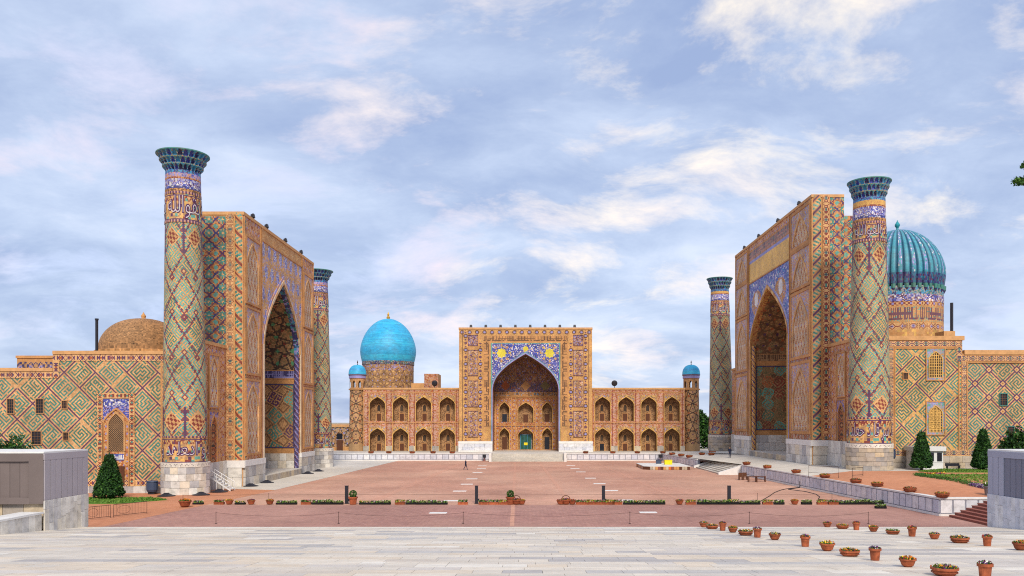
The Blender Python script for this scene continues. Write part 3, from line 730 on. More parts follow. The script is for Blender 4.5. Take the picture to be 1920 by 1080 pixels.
    cap = TM().grid(Cyl(c, r0, lambda v: r1+0*v, ang, lean), -C/2, C/2, vc, vtop-.12, C/(nl*8), pc, n=disp)
    lx, ly = lean[0]*vtop, lean[1]*vtop
    cap.lathe([(rcap-.15, vtop-.13), (rcap+.06, vtop-.12), (rcap+.06, vtop), (.9, vtop+.12), (.05, vtop+.2)], 44, (c[0]+lx, c[1]+ly, c[2]), ['teal', 'teal', 'brickl', 'brickl'])
    cap.build('capital', th); return th
minaret('tallest patterned minaret, in front of the portal with the dark brick dome', (-39.05, 94.6, 0), 2.43, 1.85, 2.82, 3.6, 6.55, 30.4, 33.9, 36.3, 38.45, ('W AdElHD', 'bqwAlLh'), (-.008, 0))
minaret('minaret half hidden behind the portal, next to the blue domed building', (-37.8, 149.5, 0), 2.4, 1.75, 2.7, 3.4, 6.3, 27.9, 30.9, 33.3, 35.2, ('W AdElHD', 'bqwAlLh'), (-.006, 0))
RK = 1.0909                                                    # the right-hand building stands a little farther out
minaret('near minaret with gold collar beside the ribbed turquoise dome', (42.45, 103.85, 2.2), 2.6, 1.85, 2.56, 3.25, 6.5, 28.1, 30.6, 33.6, 35.85, ('sr Qa d jEaD', 'HAlEwAlLh'), (.0, 0), True, True)
minaret('farther minaret with gold collar at the far end of the portal, near trees', (39.7, 171.5, 2.2), 2.55, 1.8, 2.6, 3.25, 6.3, 27.6, 30.4, 33., 35.4, ('sr Qa d jEaD', 'HAlEwAlLh'), (-.012, 0), True, True)

# ------------------------------------------------------------------ great portals
def niche_panel(parent, F, u0, u1, v0, v1, sp='lav', fill=None, n=.05, dark=False, frame='orange', c=.14):
    """shallow pointed blind niche inside a raised rectangular frame"""
    w = u1-u0; t = TM(); uc = (u0+u1)/2; ar = Arch(uc, w*.40, v0+.1, v1-w*.62, v1-w*.12, 1.7)
    t.grid(F, u0, u1, v0, v1, c, p_flecks((sp, 'beige', 'peach', 'pink'), (3, 3, 4, 2), .2), n=n+.06, mask=wmask(ar))
    t.grid(F, u0+w*.06, u1-w*.06, v0+.05, v1-w*.1, c, fill or p_net(), n=n-.01)
    t.trim(F, ar, w*.05, n+.12, 'buff2', n, v0); t.rectframe(F, u0, u1, v0, v1, w*.05, n+.16, frame)
    return t.build('blind_niche', parent)
def side_frames(F, a):
    """frames of the two side walls inside the great arch"""
    return (Plane(F.p(-a, 0, 0), tuple(-F.nd), tuple(F.ud)), Plane(F.p(a, 0, 0), tuple(F.nd), tuple(-F.ud)))
def vault(parent, F, ar, d, pat, c=.22, name='vault'):
    pts = np.array([p for p in ar.pts(ar.vs, 20)]); seg = np.hypot(*np.diff(pts, axis=0).T); s = np.concatenate([[0], np.cumsum(seg)])
    def fr(u, v, n): return F(np.interp(u, s, pts[:, 0]), np.interp(u, s, pts[:, 1]), -v)
    t = TM(); t.grid(fr, 0, s[-1], 0, d, c, pat); return t.build(name, parent)
def great_portal(parent, F, W, H, ar, depth, d, near, cfg):
    a = ar.a; body = MB()
    for n0, n1, w, h in cfg.get('body', ((-depth, 0, W, H),)):
        body.obox(F, -w, -a, 0, h, n0, n1); body.obox(F, a, w, 0, h, n0, n1); body.obox(F, -a, a, ar.va, h, n0, n1)
    body.obox(F, -a, a, 0, ar.va, -depth, -d)
    vv = np.linspace(ar.vs, ar.va, 15)
    for v0, v1 in zip(vv[:-1], vv[1:]):
        hw = float(ar.half(np.array(v0)))
        if a-hw > .01: body.obox(F, -a, -hw, v0, v1, -d, 0); body.obox(F, hw, a, v0, v1, -d, 0)
    P = body.build('portal', MAT['brick'], parent); vp = cfg['vp']
    TM().grid(F, -W, W, vp, H-.3, .17, cfg['front'], wmask(ar), n=.03).build('tilework', P)
    TM().trim(F, ar, .42, .2, cfg['trim'], 0., vp).build('arch_molding', P)
    TM().trim(F, ar.grown(.42), .4, .12, cfg['trim2'], 0., vp).build('arch_border', P)
    MB().obox(F, -W-.1, W+.1, H-.3, H+.1, -cfg.get('pdepth', depth), .14).build('parapet', MAT['parapet'], P)
    for s in (-1, 1):
        for u, w in ((a+.95, .16), (W-.16, .16), (a+1.5, .12)): TM().bar(F, s*u-w/2, s*u+w/2, vp, H-.3, .14, 'orange').build('molding', P)
    TM().bar(F, -a-.9, a+.9, cfg['sp_top'], cfg['sp_top']+.2, .14, 'orange').build('molding', P)
    for s in (-1, 1):
        u0, u1 = sorted((s*(a+2.0), s*(W-.75)))
        for v0, v1 in cfg['niches']: niche_panel(P, F, u0, u1, v0, v1, cfg.get('sp', 'lav'))
        q0, q1 = sorted((s*a, s*W)); MB().obox(F, q0-.05, q1+.05, vp-.75, vp, 0, .32).build('plinth_cornice', MAT['cap'], P)
        hh = (vp-.75); course(P, F, q0, q1, [(0, hh*.45), (hh*.45, hh)], 1.5, .3)
    for fr, sg, lo, hi in ((side_frames(F, a)[0], -1, 0, d), (side_frames(F, a)[1], 1, -d, 0)):
        t = TM(); t.grid(fr, lo, hi, 0, ar.vs, .17, lambda u, v, i, j: np.where(v > cfg['panel'][1]+2.3, cfg['vault'](u, v, i, j), cfg['jamb'](u, v, i, j)), n=.02); t.build('side_wall', P)
        pu = (lo+1.3, hi-1.0) if sg > 0 else (lo+1.0, hi-1.3); pv = cfg['panel']
        t = TM(); t.grid(fr, pu[0], pu[1], pv[0], pv[1], .16, cfg['fill'], n=.06); t.rectframe(fr, pu[0], pu[1], pv[0], pv[1], .14, .14, 'navy')
        t.grid(fr, lo+.3, hi-.6, pv[1]+.9, pv[1]+2.3, .14, p_script(pv[1]+.9, pv[1]+2.3, *cfg['band'], .34, 'u', cfg['band'][0]), n=.08, skirt='orange'); t.build('wall_panel', P)
        hh = cfg['panel'][0]-1.0; course(P, fr, lo, hi, [(.9, .9+(hh-.9)*.5), (.9+(hh-.9)*.5, hh)], 1.3, .2)
        # engaged spiral column on the front edge of the opening
        cc = F.p(sg*(a-.26), 0, -.45); fc = Cyl(cc, .36, lambda v: .36+0*v, 0.)
        TM().grid(fc, 0, 2*pi*.36, .9, ar.vs, .16, cfg['column']).build('engaged_column', P)
    vault(P, F, ar, d, lambda u, v, i, j: np.where(v < .9, cfg['soffit'](u, v, i, j), cfg['vault'](u, v, i, j)))
    B = Plane(F.p(0, 0, -d), F.ud, F.nd); t = TM(); t.grid(B, -a, a, .9, ar.va, .25, cfg['vault'], mask=lambda u, v: ar.inside(u, v), n=.02)
    da = Arch(0, 1.9, .9, 5.0, 6.8, 1.8); t.trim(B, da, .35, .15, 'orange'); t.build('back_wall', P)
    MB().obox(B, -1.85, 1.85, .9, 5.6, .0, .08).build('gate', MAT['wood'], P)
    MB().obox(F, -a+.05, a-.05, 0, .9, -d+.05, .35).build('threshold', MAT['light'], P)
    course(P, F, -a+.1, a-.1, [(0, .86)], 1.3, .45, 'rough_stone')
    return P
def front_pattern(a, W, vs, sp_top, spandrel, pier, top, strip_):
    def f(u, v, i, j):
        au = abs(u); o = pier(u, v, i, j)
        o = np.where(au < a+1.5, strip_(u, v, i, j), o)
        o = np.where((au < a+.9) & (v > vs-1.5), spandrel(u, v, i, j), o)
        return np.where((au < a+1.5) & (v > sp_top), top(u, v, i, j), o)
    return f
def p_medal(sp=('buff2', 'peach', 'gold', 'buff')):
    def f(u, v, i, j):                                          # lavender oval medallions scattered on buff
        x, y = ((u+ (np.floor(v/3.) % 2)*1.3)/2.6) % 1.-.5, (v/3.) % 1.-.5; r = np.hypot(x*1.25, y)
        o = K(*sp)[(hsh(i, j)*len(sp)).astype(int)]; o = np.where(hsh(i, j, 7) < .16, K('lav')[0], o)
        return np.where(r < .33+.05*np.cos(8*np.arctan2(y, x)), np.where(hsh(i, j, 3) < .2, K('white')[0], np.where(hsh(i, j, 4) < .75, K('lav')[0], K('blue')[0])), o)
    return f
pinkish = p_girih(1.15, 'rust', ('peach', 'buff2', 'peach', 'pink'), 'lav', .035, 'rust')

# building on the left
LM = thing('madrasa', 'tiled madrasa behind the tallest minaret, with a brown brick dome', 'building', (-45, 110, 0))
FL = Plane((-35.85, 121.2, 0), (0, 1, 0), (1, 0, 0)); arL = Arch(0, 8.9, .9, 18.6, 28.2, 1.75)
Lp = great_portal(LM, FL, 16.85, 34.4, arL, 9.2, 8.0, -1, dict(vp=3.3, sp_top=32.4, trim=('beige', 'buff2'), trim2=('pink', 'lav'), sp='lav',
  front=front_pattern(8.9, 16.85, 18.6, 32.6, p_medal(), pinkish, p_brick(('orange', 'gold', 'orange', 'buff')), p_girih(.7, 'rust', ('peach', 'buff2'), 'lav')),
  niches=((4.1, 13.4), (14.4, 22.6), (23.4, 31.6)), jamb=p_chain(1.2, 1.2, 'v', ('orange', 'rust', 'buff', 'brown')), panel=(4.2, 13.9), fill=p_tumbled(('tan', 'brickl', 'brickd')),
  column=p_twist(.9, ('navy', 'plum', 'lav', 'navy')), band=('navy', 'lav'), soffit=p_flecks(('navy', 'cyan', 'lav', 'teal'), (3, 2, 2, 1), .3), vault=p_girih(2.3, 'dark', ('olive', 'tan', 'tan', 'brickd'), 'green', .06, 'red')))
# south flank of the left portal: lattice, border, spiral corner column
Y1 = 104.35; FS = Plane((-35.85, Y1, 0), (1, 0, 0), (0, -1, 0))
TM().grid(FS, -9.1, -2.05, 3.3, 33.9, .16, p_lattice(1.72), n=.03).build('lattice_panel', Lp)
TM().grid(FS, -2.05, -1.15, 3.3, 34.2, .13, p_chain(.9, 1.5, 'v', ('buff2', 'red', 'teal', 'purple'), -1.6), n=.16, skirt='orange').build('border_strip', Lp)
TM().grid(Cyl((-36.42, Y1+.5, 0), .68, lambda v: .68+0*v, -pi/2), -2.13, 2.13, 3.3, 34.35, .14, p_spiral(1.75, 1.0)).build('corner_column', Lp)
course(Lp, FS, -9.1, -.1, [(0, 1.2), (1.2, 2.4)], 1.4, .3); MB().obox(FS, -9.1, .3, 2.4, 3.3, 0, .34).build('plinth_cornice', MAT['cap'], Lp)
TM().grid(Plane((-35.85, 138.05, 0), (-1, 0, 0), (0, 1, 0)), 0, 9.1, 3.3, 33.9, .3, p_lattice(1.72), n=.03).build('lattice_panel', Lp)
# wings between minaret and portal
def wing(parent, F, u0, u1, H, vp, nu, flip=False):
    b = MB().obox(F, u0, u1, 0, H-.4, -2.4, 0).build('facade_wing', MAT['brick'], parent)
    TM().grid(F, u0, u1, vp, H-.4, .15, pinkish, n=.02).build('tilework', b)
    MB().obox(F, u0-.05, u1+.05, H-.4, H, -2.4, .15).build('parapet', MAT['parapet'], b)
    niche_panel(b, F, nu-1.5, nu+1.5, H*.56, H-1.6); ar = Arch(nu, 1.0, vp, H*.40, H*.5, 1.8)
    t = TM(); t.grid(F, nu-1.5, nu+1.5, vp, H*.53, .14, p_flecks(('lav', 'blue', 'pink', 'orange'), (3, 2, 2, 3), .2), wmask(ar), n=.1)
    t.grid(F, nu-1.0, nu+1.0, vp, H*.5, .14, p_chain(2., 1.0, 'v', ('rust', 'dark', 'tan', 'dark'), nu), lambda u, v: ar.inside(u, v), n=.03)
    t.trim(F, ar, .14, .2, 'orange', 0, vp); t.rectframe(F, nu-1.5, nu+1.5, vp, H*.53, .12, .2, 'orange'); t.build('door_niche', b)
    course(b, F, u0, u1, [(0, vp*.5), (vp*.5, vp)], 1.2, .25); return b
wing(LM, Plane((-38.0, 100.4, 0), (0, 1, 0), (1, 0, 0)), -3.9, 3.9, 17.7, 3.3, -.4)
wing(LM, Plane((-38.0, 143.0, 0), (0, 1, 0), (1, 0, 0)), -4.9, 4.9, 17.7, 3.3, 0)

def window(parent, F, u0, u1, v0, v1, mat='glass', bars=3, frame='brickl', n=.05):
    t = TM(); t.rectframe(F, u0, u1, v0, v1, .1, n+.09, frame); w = t.build('window', parent)
    MB().obox(F, u0, u1, v0, v1, 0, n).build('pane', MAT[mat], w); g = TM()
    for k in range(1, bars): g.bar(F, u0+(u1-u0)*k/bars-.02, u0+(u1-u0)*k/bars+.02, v0, v1, n+.05, 'brown')
    for k in range(1, bars+2): g.bar(F, u0, u1, v0+(v1-v0)*k/(bars+2)-.02, v0+(v1-v0)*k/(bars+2)+.02, n+.045, 'brown')
    g.build('grille', w); return w
# south wall of the left building
FW = Plane((-39.05, 95.0, 0), (1, 0, 0), (0, -1, 0)); S = .0609
ux = lambda x: (x-348)*S
vy = lambda y: (HY-y)*S+HC
us = ux(97)
b = MB(); b.obox(FW, us, -1.5, 0, 15.85, -1.2, 0); b.obox(FW, -30, us, 0, 13.9, -1.2, 0)
SW = b.build('south_wall', MAT['brick'], LM)
TM().grid(FW, -30, ux(311)+.4, 1.4, 15.3, .158, p_kufic(st=('kteal', 'kteal', 'kteal2', 'kteal2')), lambda u, v: (v < 13.3) | (u > us+.3), n=.03, diamond=True).build('tilework', SW)
MB().obox(FW, us, -1.5, 15.85, 16.25, -1.4, .18).obox(FW, -30, us+.001, 13.9, 14.3, -1.4, .18).build('parapet', MAT['parapet'], SW)
t = TM(); ch = lambda al, o: p_chain(.72, 1.15, al, ('buff2', 'purple', 'rust', 'purple'), o)
for q in ((us, -1.6, 15.1, 15.82, 'u'), (-30, us, 13.15, 13.87, 'u'), (us, us+.72, 13.15, 15.1, 'v'), (ux(299), ux(311)+.3, 1.5, 15.1, 'v'), (-30, ux(299), .8, 1.52, 'u')):
    t.grid(FW, *q[:4], .12, ch(q[4], (q[2]+q[3])/2 if q[4] == 'u' else (q[0]+q[1])/2), n=.1, skirt='orange')
t.build('border_strip', SW)
course(SW, FW, -30, -1.6, [(0, .8)], 1.3, .2)
for x0, x1, y0, y1 in ((12, 24, 748.5, 775), (66, 79, 748.5, 774.5), (114.5, 123.5, 752, 766), (58, 75, 809, 833), (117, 126, 811, 824.5)):
    window(SW, FW, ux(x0), ux(x1), vy(y1), vy(y0))
# arched window bay
u0, u1, v0, v1 = ux(181), ux(251), .8, vy(737); uc = (u0+u1)/2; ar = Arch(uc, (u1-u0)*.33, v0, vy(795), vy(768), 1.7); aw = Arch(uc, (u1-u0)*.2, vy(846), vy(795), vy(776), 1.7)
t = TM()
for q in ((u0, u0+.62, v0, v1, 'v'), (u1-.62, u1, v0, v1, 'v'), (u0+.62, u1-.62, v1-.62, v1, 'u')):
    t.grid(FW, *q[:4], .11, p_chain(.62, .9, q[4], ('buff2', 'red', 'teal', 'purple'), (q[2]+q[3])/2 if q[4] == 'u' else (q[0]+q[1])/2), n=.2, skirt='orange')
t.grid(FW, u0+.62, u1-.62, vy(795)-.5, v1-.62, .11, lambda u, v, i, j: np.where(v > vy(762), p_flecks(('blue', 'navy', 'white', 'lav'), (5, 2, 2, 1), .3)(u, v, i, j), p_flecks(('lav', 'blue', 'purple', 'pink'), (4, 4, 1, 1))(u, v, i, j)), wmask(ar), n=.12)
t.grid(FW, u0+.62, u1-.62, v0, vy(770), .12, p_girih(.8, 'rust', ('buff', 'orange', 'buff2'), 'lav'), n=.07, mask=wmask(aw)); t.trim(FW, ar, .16, .2, 'orange', 0, v0); t.trim(FW, aw, .2, .17, 'buff', 0, vy(846))
t.grid(FW, uc-.9, uc+.9, vy(863), vy(851), .1, p_script(vy(863), vy(851), 'blue', 'white', .25), n=.14, skirt='orange')
bay = t.build('window_bay', SW)
t = TM(); t.grid(FW, uc-.9, uc+.9, vy(846), vy(776), .08, lambda u, v, i, j: np.where((i+j//1) % 3 == 0, K('brickl')[0], K('black')[0]), lambda u, v: aw.inside(u, v), n=.075); t.build('window_lattice', bay)
MB().obox(FW, uc+.1, uc+.95, .8, vy(874), 0, .14).build('door', MAT['wood'], bay)
# roof mass, parapet block, dome and chimney of the left building
MB().box(-74, -42, 96.2, 152, 0, 13.6).build('roof_block', MAT['roofmud'], LM)
t = TM(); fp = Plane((-56.6, 97.5, 13.6), (1, 0, 0), (0, -1, 0)); t.grid(fp, -3.4, 1.0, 0, 2.0, .14, p_chain(1.6, 1.2, 'u', ('buff', 'navy', 'lav', 'purple'), .9), n=.0); t.bar(fp, -3.5, 1.1, 2.0, 2.3, .12, 'orange'); t.build('parapet_block', LM)
MB().box(-60, -55.6, 97.55, 101, 13.6, 15.85).build('parapet_core', MAT['brick'], LM)
prof = [(5.75, 15.0), (5.75, 17.0), (5.95, 17.05), (5.95, 17.5), (5.5, 17.6)]+[(5.5*cos(x)**.9, 17.7+4.3*sin(x)) for x in np.linspace(.05, 1.5, 40)]
t = TM(); t.lathe(prof, 170, (-51.9, 112, 0), ['brickl']*2+['orange']+['brickl']+['brickd']*44, .26); dm = t.build('dome', LM, smooth=False)
MB().lathe([(.5, 21.8), (.25, 22.1), (.32, 22.4), (.12, 22.7), (.02, 22.9)], 12, (-51.9, 112, 0)).build('finial', MAT['brick'], dm)
MB().lathe([(.17, 0), (.17, 4.6), (.22, 4.6), (.22, 4.8)], 10, (-53.0, 102.0, 16)).lathe([(.3, -3), (.3, .05)], 10, (-53.0, 102.0, 16)).build('chimney', MAT['metal'], LM)

# building on the right
RM = thing('madrasa', 'tiled madrasa with the ribbed turquoise dome and an orange gilded portal band', 'building', (50, 125, 2.2))
FR = Plane((39.05, 136.0, 2.2), (0, -1, 0), (-1, 0, 0)); arR = Arch(0, 10.5, .9, 19.2, 27.8, 1.75)
def p_tiger():
    base = p_flecks(('blue', 'lav', 'blue', 'cyan', 'white'), (5, 4, 3, 1, 1), .35)
    def f(u, v, i, j):
        o = base(u, v, i, j)
        for s in (-1, 1):
            q = np.hypot((u-s*6.6)/3.0, (v-26.2)/2.2); o = np.where((q < 1) & (hsh(i, j, 2) < .8), np.where(hsh(i//2, j, 5) < .5, K('orange')[0], K('buff')[0]), o)
            o = np.where(np.hypot((u-s*6.9)/1.1, (v-26.9)/1.2) < 1, K('white')[0], o); o = np.where(np.hypot((u-s*2.6)/.8, (v-27.0)/1.0) < 1, K('white')[0], o)
        return o
    return f
def p_topR(u, v, i, j):
    o = np.where(v < 33.6, K('bgold', 'bgold', 'gold', 'bgold')[(hsh(i, j)*4).astype(int)], K('lav')[0])
    o = np.where((v > 34.2) & (v < 35.8), p_script(34.2, 35.8, 'plum', 'pink', .34, 'u', 'teal')(u, v, i, j), o)
    return np.where(v >= 35.8, pinkish(u, v, i, j), o)
Rp = great_portal(RM, FR, 21.2, 37.2, arR, 9.6, 8.4, 1, dict(body=((-4.4, 0, 21.2, 37.2), (-9.6, -4.4, 19.9, 34.7)), pdepth=4.4, vp=3.4, sp_top=30.2, trim=('orange', 'gold'), trim2=('lav', 'pink', 'white'), sp='lav',
  front=front_pattern(10.5, 21.2, 19.2, 30.4, p_tiger(), p_girih(1.3, 'rust', ('pink', 'grey', 'peach', 'beige'), 'lav', .05, 'red'), p_topR, p_script(-12, 12, 'pink', 'beige', .5, 'v')),
  niches=((4.6, 14.2), (15.4, 24.4), (25.4, 30.6), (31.4, 36.2)), jamb=p_chain(1.2, 1.2, 'v', ('tan', 'brown', 'rust', 'dark')), panel=(4.6, 15.6), fill=p_tumbled(('brickd', 'brickd', 'olive', 'tan'), ('kteal', 'mint', 'rust', 'olive'), 'red', 2.0),
  column=p_twist(.9, ('orange', 'gold', 'navy', 'orange')), band=('brown', 'tan'), soffit=p_brick(('orange', 'gold', 'orange', 'rust')), vault=p_girih(2.2, 'brown', ('brickd', 'brickd', 'tan', 'olive'), 'rust', .08, 'purple')))
Y2 = 136.0-21.2; FS = Plane((39.05, Y2, 2.2), (1, 0, 0), (0, -1, 0))
TM().grid(FS, 2.4, 4.4, 3.4, 36.9, .16, p_lattice(1.72), n=.03).build('lattice_panel', Rp)
FS2 = Plane((39.05, Y2+1.3, 2.2), (1, 0, 0), (0, -1, 0))
TM().grid(FS2, 4.45, 9.5, 3.4, 34.6, .16, p_lattice(1.72), n=.03).build('lattice_panel', Rp)
TM().grid(FS, 1.38, 2.4, 3.4, 37.1, .13, p_chain(1.02, 1.5, 'v', ('buff2', 'red', 'teal', 'purple'), 1.89), n=.16, skirt='orange').build('border_strip', Rp)
TM().grid(Cyl((39.05+.68, Y2+.55, 2.2), .8, lambda v: .8+0*v, -pi/2), -2.5, 2.5, 3.4, 37.15, .14, p_spiral(1.75, -1.0)).build('corner_column', Rp)
course(Rp, FS, .1, 4.4, [(0, 1.3), (1.3, 2.6)], 1.4, .3); MB().obox(FS, -.3, 4.4, 2.6, 3.4, 0, .34).build('plinth_cornice', MAT['cap'], Rp)
wing(RM, Plane((41.3, 110.3, 2.2), (0, -1, 0), (-1, 0, 0)), -4.5, 4.5, 16.6, 3.4, .4)
wing(RM, Plane((41.0, 162.5, 2.2), (0, -1, 0), (-1, 0, 0)), -5.5, 5.5, 16.6, 3.4, 0)
FW = Plane((0, 107., 0), (1, 0, 0), (0, -1, 0)); S = 107/FPX
ux = lambda x: (x-HX)*S
vy = lambda y: (HY-y)*S+HC
ue, u2 = ux(1803.5), 74.
b = MB(); b.obox(FW, ux(1640), ue, 1.6, vy(636), -1.2, 0); b.obox(FW, ue, u2, 1.6, vy(663), -1.2, 0); SW = b.build('south_wall', MAT['brick'], RM)
TM().grid(FW, ux(1640), ue, vy(848), vy(650), .158, p_kufic(('buff2', 'gold', 'buff'), seed=5.), n=.03, diamond=True).build('tilework', SW)
TM().grid(FW, ue, u2, vy(848), vy(672), .158, p_knots(), n=.03, diamond=True).build('tilework', SW)
MB().obox(FW, ux(1650), ue+.25, vy(638), vy(630), -1.4, .2).obox(FW, ue+.25, u2, vy(665), vy(656.5), -1.4, .2).build('parapet', MAT['parapet'], SW)
t = TM(); v0 = vy(854)
for q in ((ux(1650), ue, vy(650.5), vy(638.5), 'u'), (ue, u2, vy(678), vy(665.5), 'u'), (ue-.1, ue+.75, v0+.76, vy(678), 'v'), (ux(1664), ux(1676), v0, vy(651), 'v'), (ux(1676), u2, v0-.05, v0+.75, 'u'), (ue-.75, ue, vy(678), vy(651), 'v')):
    t.grid(FW, *q[:4], .12, p_chain(.8, 1.2, q[4], ('buff2', 'purple', 'teal', 'red'), (q[2]+q[3])/2 if q[4] == 'u' else (q[0]+q[1])/2), n=.1, skirt='orange')
t.bar(FW, ux(1676), ux(1678), v0+.75, vy(651), .17, 'orange'); t.bar(FW, ux(1796), ux(1798), v0+.75, vy(678), .17, 'orange'); t.bar(FW, ux(1678), ue-.8, vy(654), vy(651.5), .17, 'orange')
t.bar(FW, ux(1811.5), ux(1814), v0+.75, vy(678.5), .17, 'orange'); t.bar(FW, ux(1814), u2, vy(681), vy(678.5), .17, 'orange'); t.build('border_strip', SW)
course(SW, FW, ux(1650), u2, [(1.9, 2.9), (2.9, v0-.05)], 1.5, .25, 'rough_stone')
for y0, y1, dm_ in ((652, 712, 0), (753.5, 814.5, 1)):
    a0, a1, b0, b1 = ux(1737), ux(1770), vy(y1), vy(y0); t = TM(); uc = (a0+a1)/2; ar = Arch(uc, (a1-a0)*.36, b0+.25, b1-1.5, b1-.55, 1.8)
    t.grid(FW, a0, a1, b0, b1, .12, p_flecks(('lav', 'turq', 'grey', 'buff'), (3, 2, 2, 2), .3), wmask(ar), n=.12, skirt='orange'); t.rectframe(FW, a0, a1, b0, b1, .12, .2, 'orange'); t.trim(FW, ar, .1, .2, 'gold', 0)
    w = t.build('lattice_window', SW); MB().obox(FW, a0+.1, a1-.1, b0, b1, 0, .04).build('pane', MAT['glass'], w); g = TM()
    for k in range(9):
        for s in (-1, 1):
            if dm_:
                for q in range(-3, 12):
                    p0, p1 = uc+(k-4)*.3, b0+.25+q*.5; pts = [(p0, p1), (p0+s*.25, p1+.42)]
                    if all(bool(ar.inside(np.array(x), np.array(y))) for x, y in pts):
                        (x0, y0_), (x1, y1_) = pts; g.add([FW.p(x0-.05, y0_, .13), FW.p(x0+.05, y0_, .13), FW.p(x1+.05, y1_, .13), FW.p(x1-.05, y1_, .13)], [(0, 1, 2, 3)], g.colour(K('gold')))
    nb = 7 if not dm_ else 9
    for k in range(1, nb):
        x = a0+(a1-a0)*(.14+.72*k/nb); hi = b0+.25
        while ar.inside(np.array(x), np.array(hi+.1)): hi += .08
        g.bar(FW, x-.045, x+.045, b0+.25, hi, .12, 'gold', .05)
    for k in range(0, 11):
        y = b0+.3+k*.35; hw = float(ar.half(np.array(y)))
        if y < ar.va-.1 and hw > .1: g.bar(FW, uc-hw, uc+hw, y-.04, y+.04, .115, 'gold', .05)
    g.build('lattice', w)
window(SW, FW, ux(1693), ux(1701.5), vy(710.5), vy(699.5), frame='orange'); window(SW, FW, ux(1874.5), ux(1887.5), vy(760), vy(738.5), frame='teal'); window(SW, FW, ux(1889), ux(1900), vy(820), vy(800), frame='teal')
MB().box(46, 78, 108.2, 168, 1.8, 16.6).build('roof_block', MAT['roofmud'], RM)
# ribbed dome on a tall inscribed drum
DC = (54., 122., 0.); frd = Cyl((54, 122, 0), 6.1, lambda v: 6.1+0*v, atan2(-122, -54)); C = 2*pi*6.1
t = TM(); t.grid(frd, -C/2, C/2, 20.0, 21.0, .3, p_brick(('orange', 'gold', 'buff')), n=.2)
t.grid(frd, -C/2, C/2, 21.0, 22.0, .15, p_chain(1., 1.4, 'u', ('buff2', 'red', 'lav', 'purple'), 21.5))
t.grid(frd, -C/2, C/2, 22.0, 24.4, .13, p_script(22., 24.4, 'buff', 'plum', .3, 'u', 'turq')); t.grid(frd, -C/2, C/2, 24.4, 25.0, .15, p_chain(.6, 1.2, 'u', ('buff2', 'red', 'lav', 'purple'), 24.7))
t.grid(frd, -C/2, C/2, 25.0, 26.0, .14, p_flecks(('lav', 'purple', 'pink', 'white', 'blue'), (4, 3, 2, 2, 2), .3), n=.04); t.grid(frd, -C/2, C/2, 26.0, 27.2, .14, p_flecks(('cyan', 'grey', 'teal', 'navy'), (3, 3, 2, 1), .3))
drum = t.build('drum', RM)
def rib_r(z):
    f = np.clip((z-27.0)/(36.2-27.0), 0, 1); return np.where(f < .28, 5.95+.3*np.sin(f/.28*pi/2), 6.25*np.sqrt(np.clip(1-((f-.28)/.72)**1.75, 0, 1)))
NR = 44
def ribfr(u, v, n): 
    th = u/6.1; ph = abs(((th*NR/(2*pi)) % 1.)-.5)*2; r = rib_r(v)*(1+.05*np.sqrt(np.clip(1-ph**2, 0, 1))-.025); r = r-.4*np.clip(1-(v-27.)/.5, 0, 1)*(ph > .5)
    return np.stack([54+r*np.cos(th), 122+r*np.sin(th), v+0*r], -1)
def pribs(u, v, i, j):
    k = np.floor(u/6.1*NR/(2*pi)).astype(int); ph = abs(((u/6.1*NR/(2*pi)) % 1.)-.5)*2
    o = np.where(ph > .62, K('dometurq')[0], np.where((k % 2 == 0) & (ph < .5), np.where(hsh(i, j) < .3, K('lav')[0], np.where(hsh(i, j, 3) < .1, K('white')[0], K('dometurq2')[0])), K('dometurq2')[0]))
    o = np.where((v < 29.0), np.where(hsh(i, j) < .45, K('navy')[0], np.where(hsh(i, j, 2) < .25, K('plum')[0], K('dometurq')[0])), o)
    return np.where(v < 28.0, np.where(hsh(i, j) < .55, K('navy')[0], K('dometurq')[0]), o)
zz = 27.0+(36.2-27.0)*np.sin(np.linspace(0, pi/2, 50))
t = TM()
U, V = np.meshgrid(np.linspace(0, C, NR*8+1), zz); vv = ribfr(U, V, 0).reshape(-1, 3); I, J = np.meshgrid(np.arange(NR*8), np.arange(49)); I, J = I.ravel(), J.ravel(); q = J*(NR*8+1)+I
t.add(vv, np.stack([q, q+1, q+NR*8+2, q+NR*8+1], -1), t.colour(pribs((I+.5)*C/(NR*8), (zz[J]+zz[J+1])/2, I, J), .05)); dm = t.build('ribbed_dome', RM, DOMET)
t = TM()
for k in range(NR):                                           # stalactite brackets under the ribs
    a = 2*pi*(k+.5)/NR; r = 6.0 if k % 2 else 6.12; t.lathe([(.05, -.55), (.3, -.1), (.34, .5)], 6, (54+r*cos(a), 122+r*sin(a), 27.0), ['navy', 'teal'])
t.build('bracket_ring', dm)
MB().lathe([(.22, 36.0), (.16, 36.5), (.36, 36.85), (.36, 37.05), (.08, 37.5), (.01, 37.75)], 12, DC).build('finial', simple('turquoise_finial', (40, 140, 150), .4, .1), dm)
MB().lathe([(.2, 0), (.2, 7.3)], 10, (57.4, 113., 17.)).build('chimney', MAT['metal'], RM); MB().box(55.6, 57.1, 111.5, 114, 16.6, 20.3).build('roof_hut', MAT['parapet'], RM)
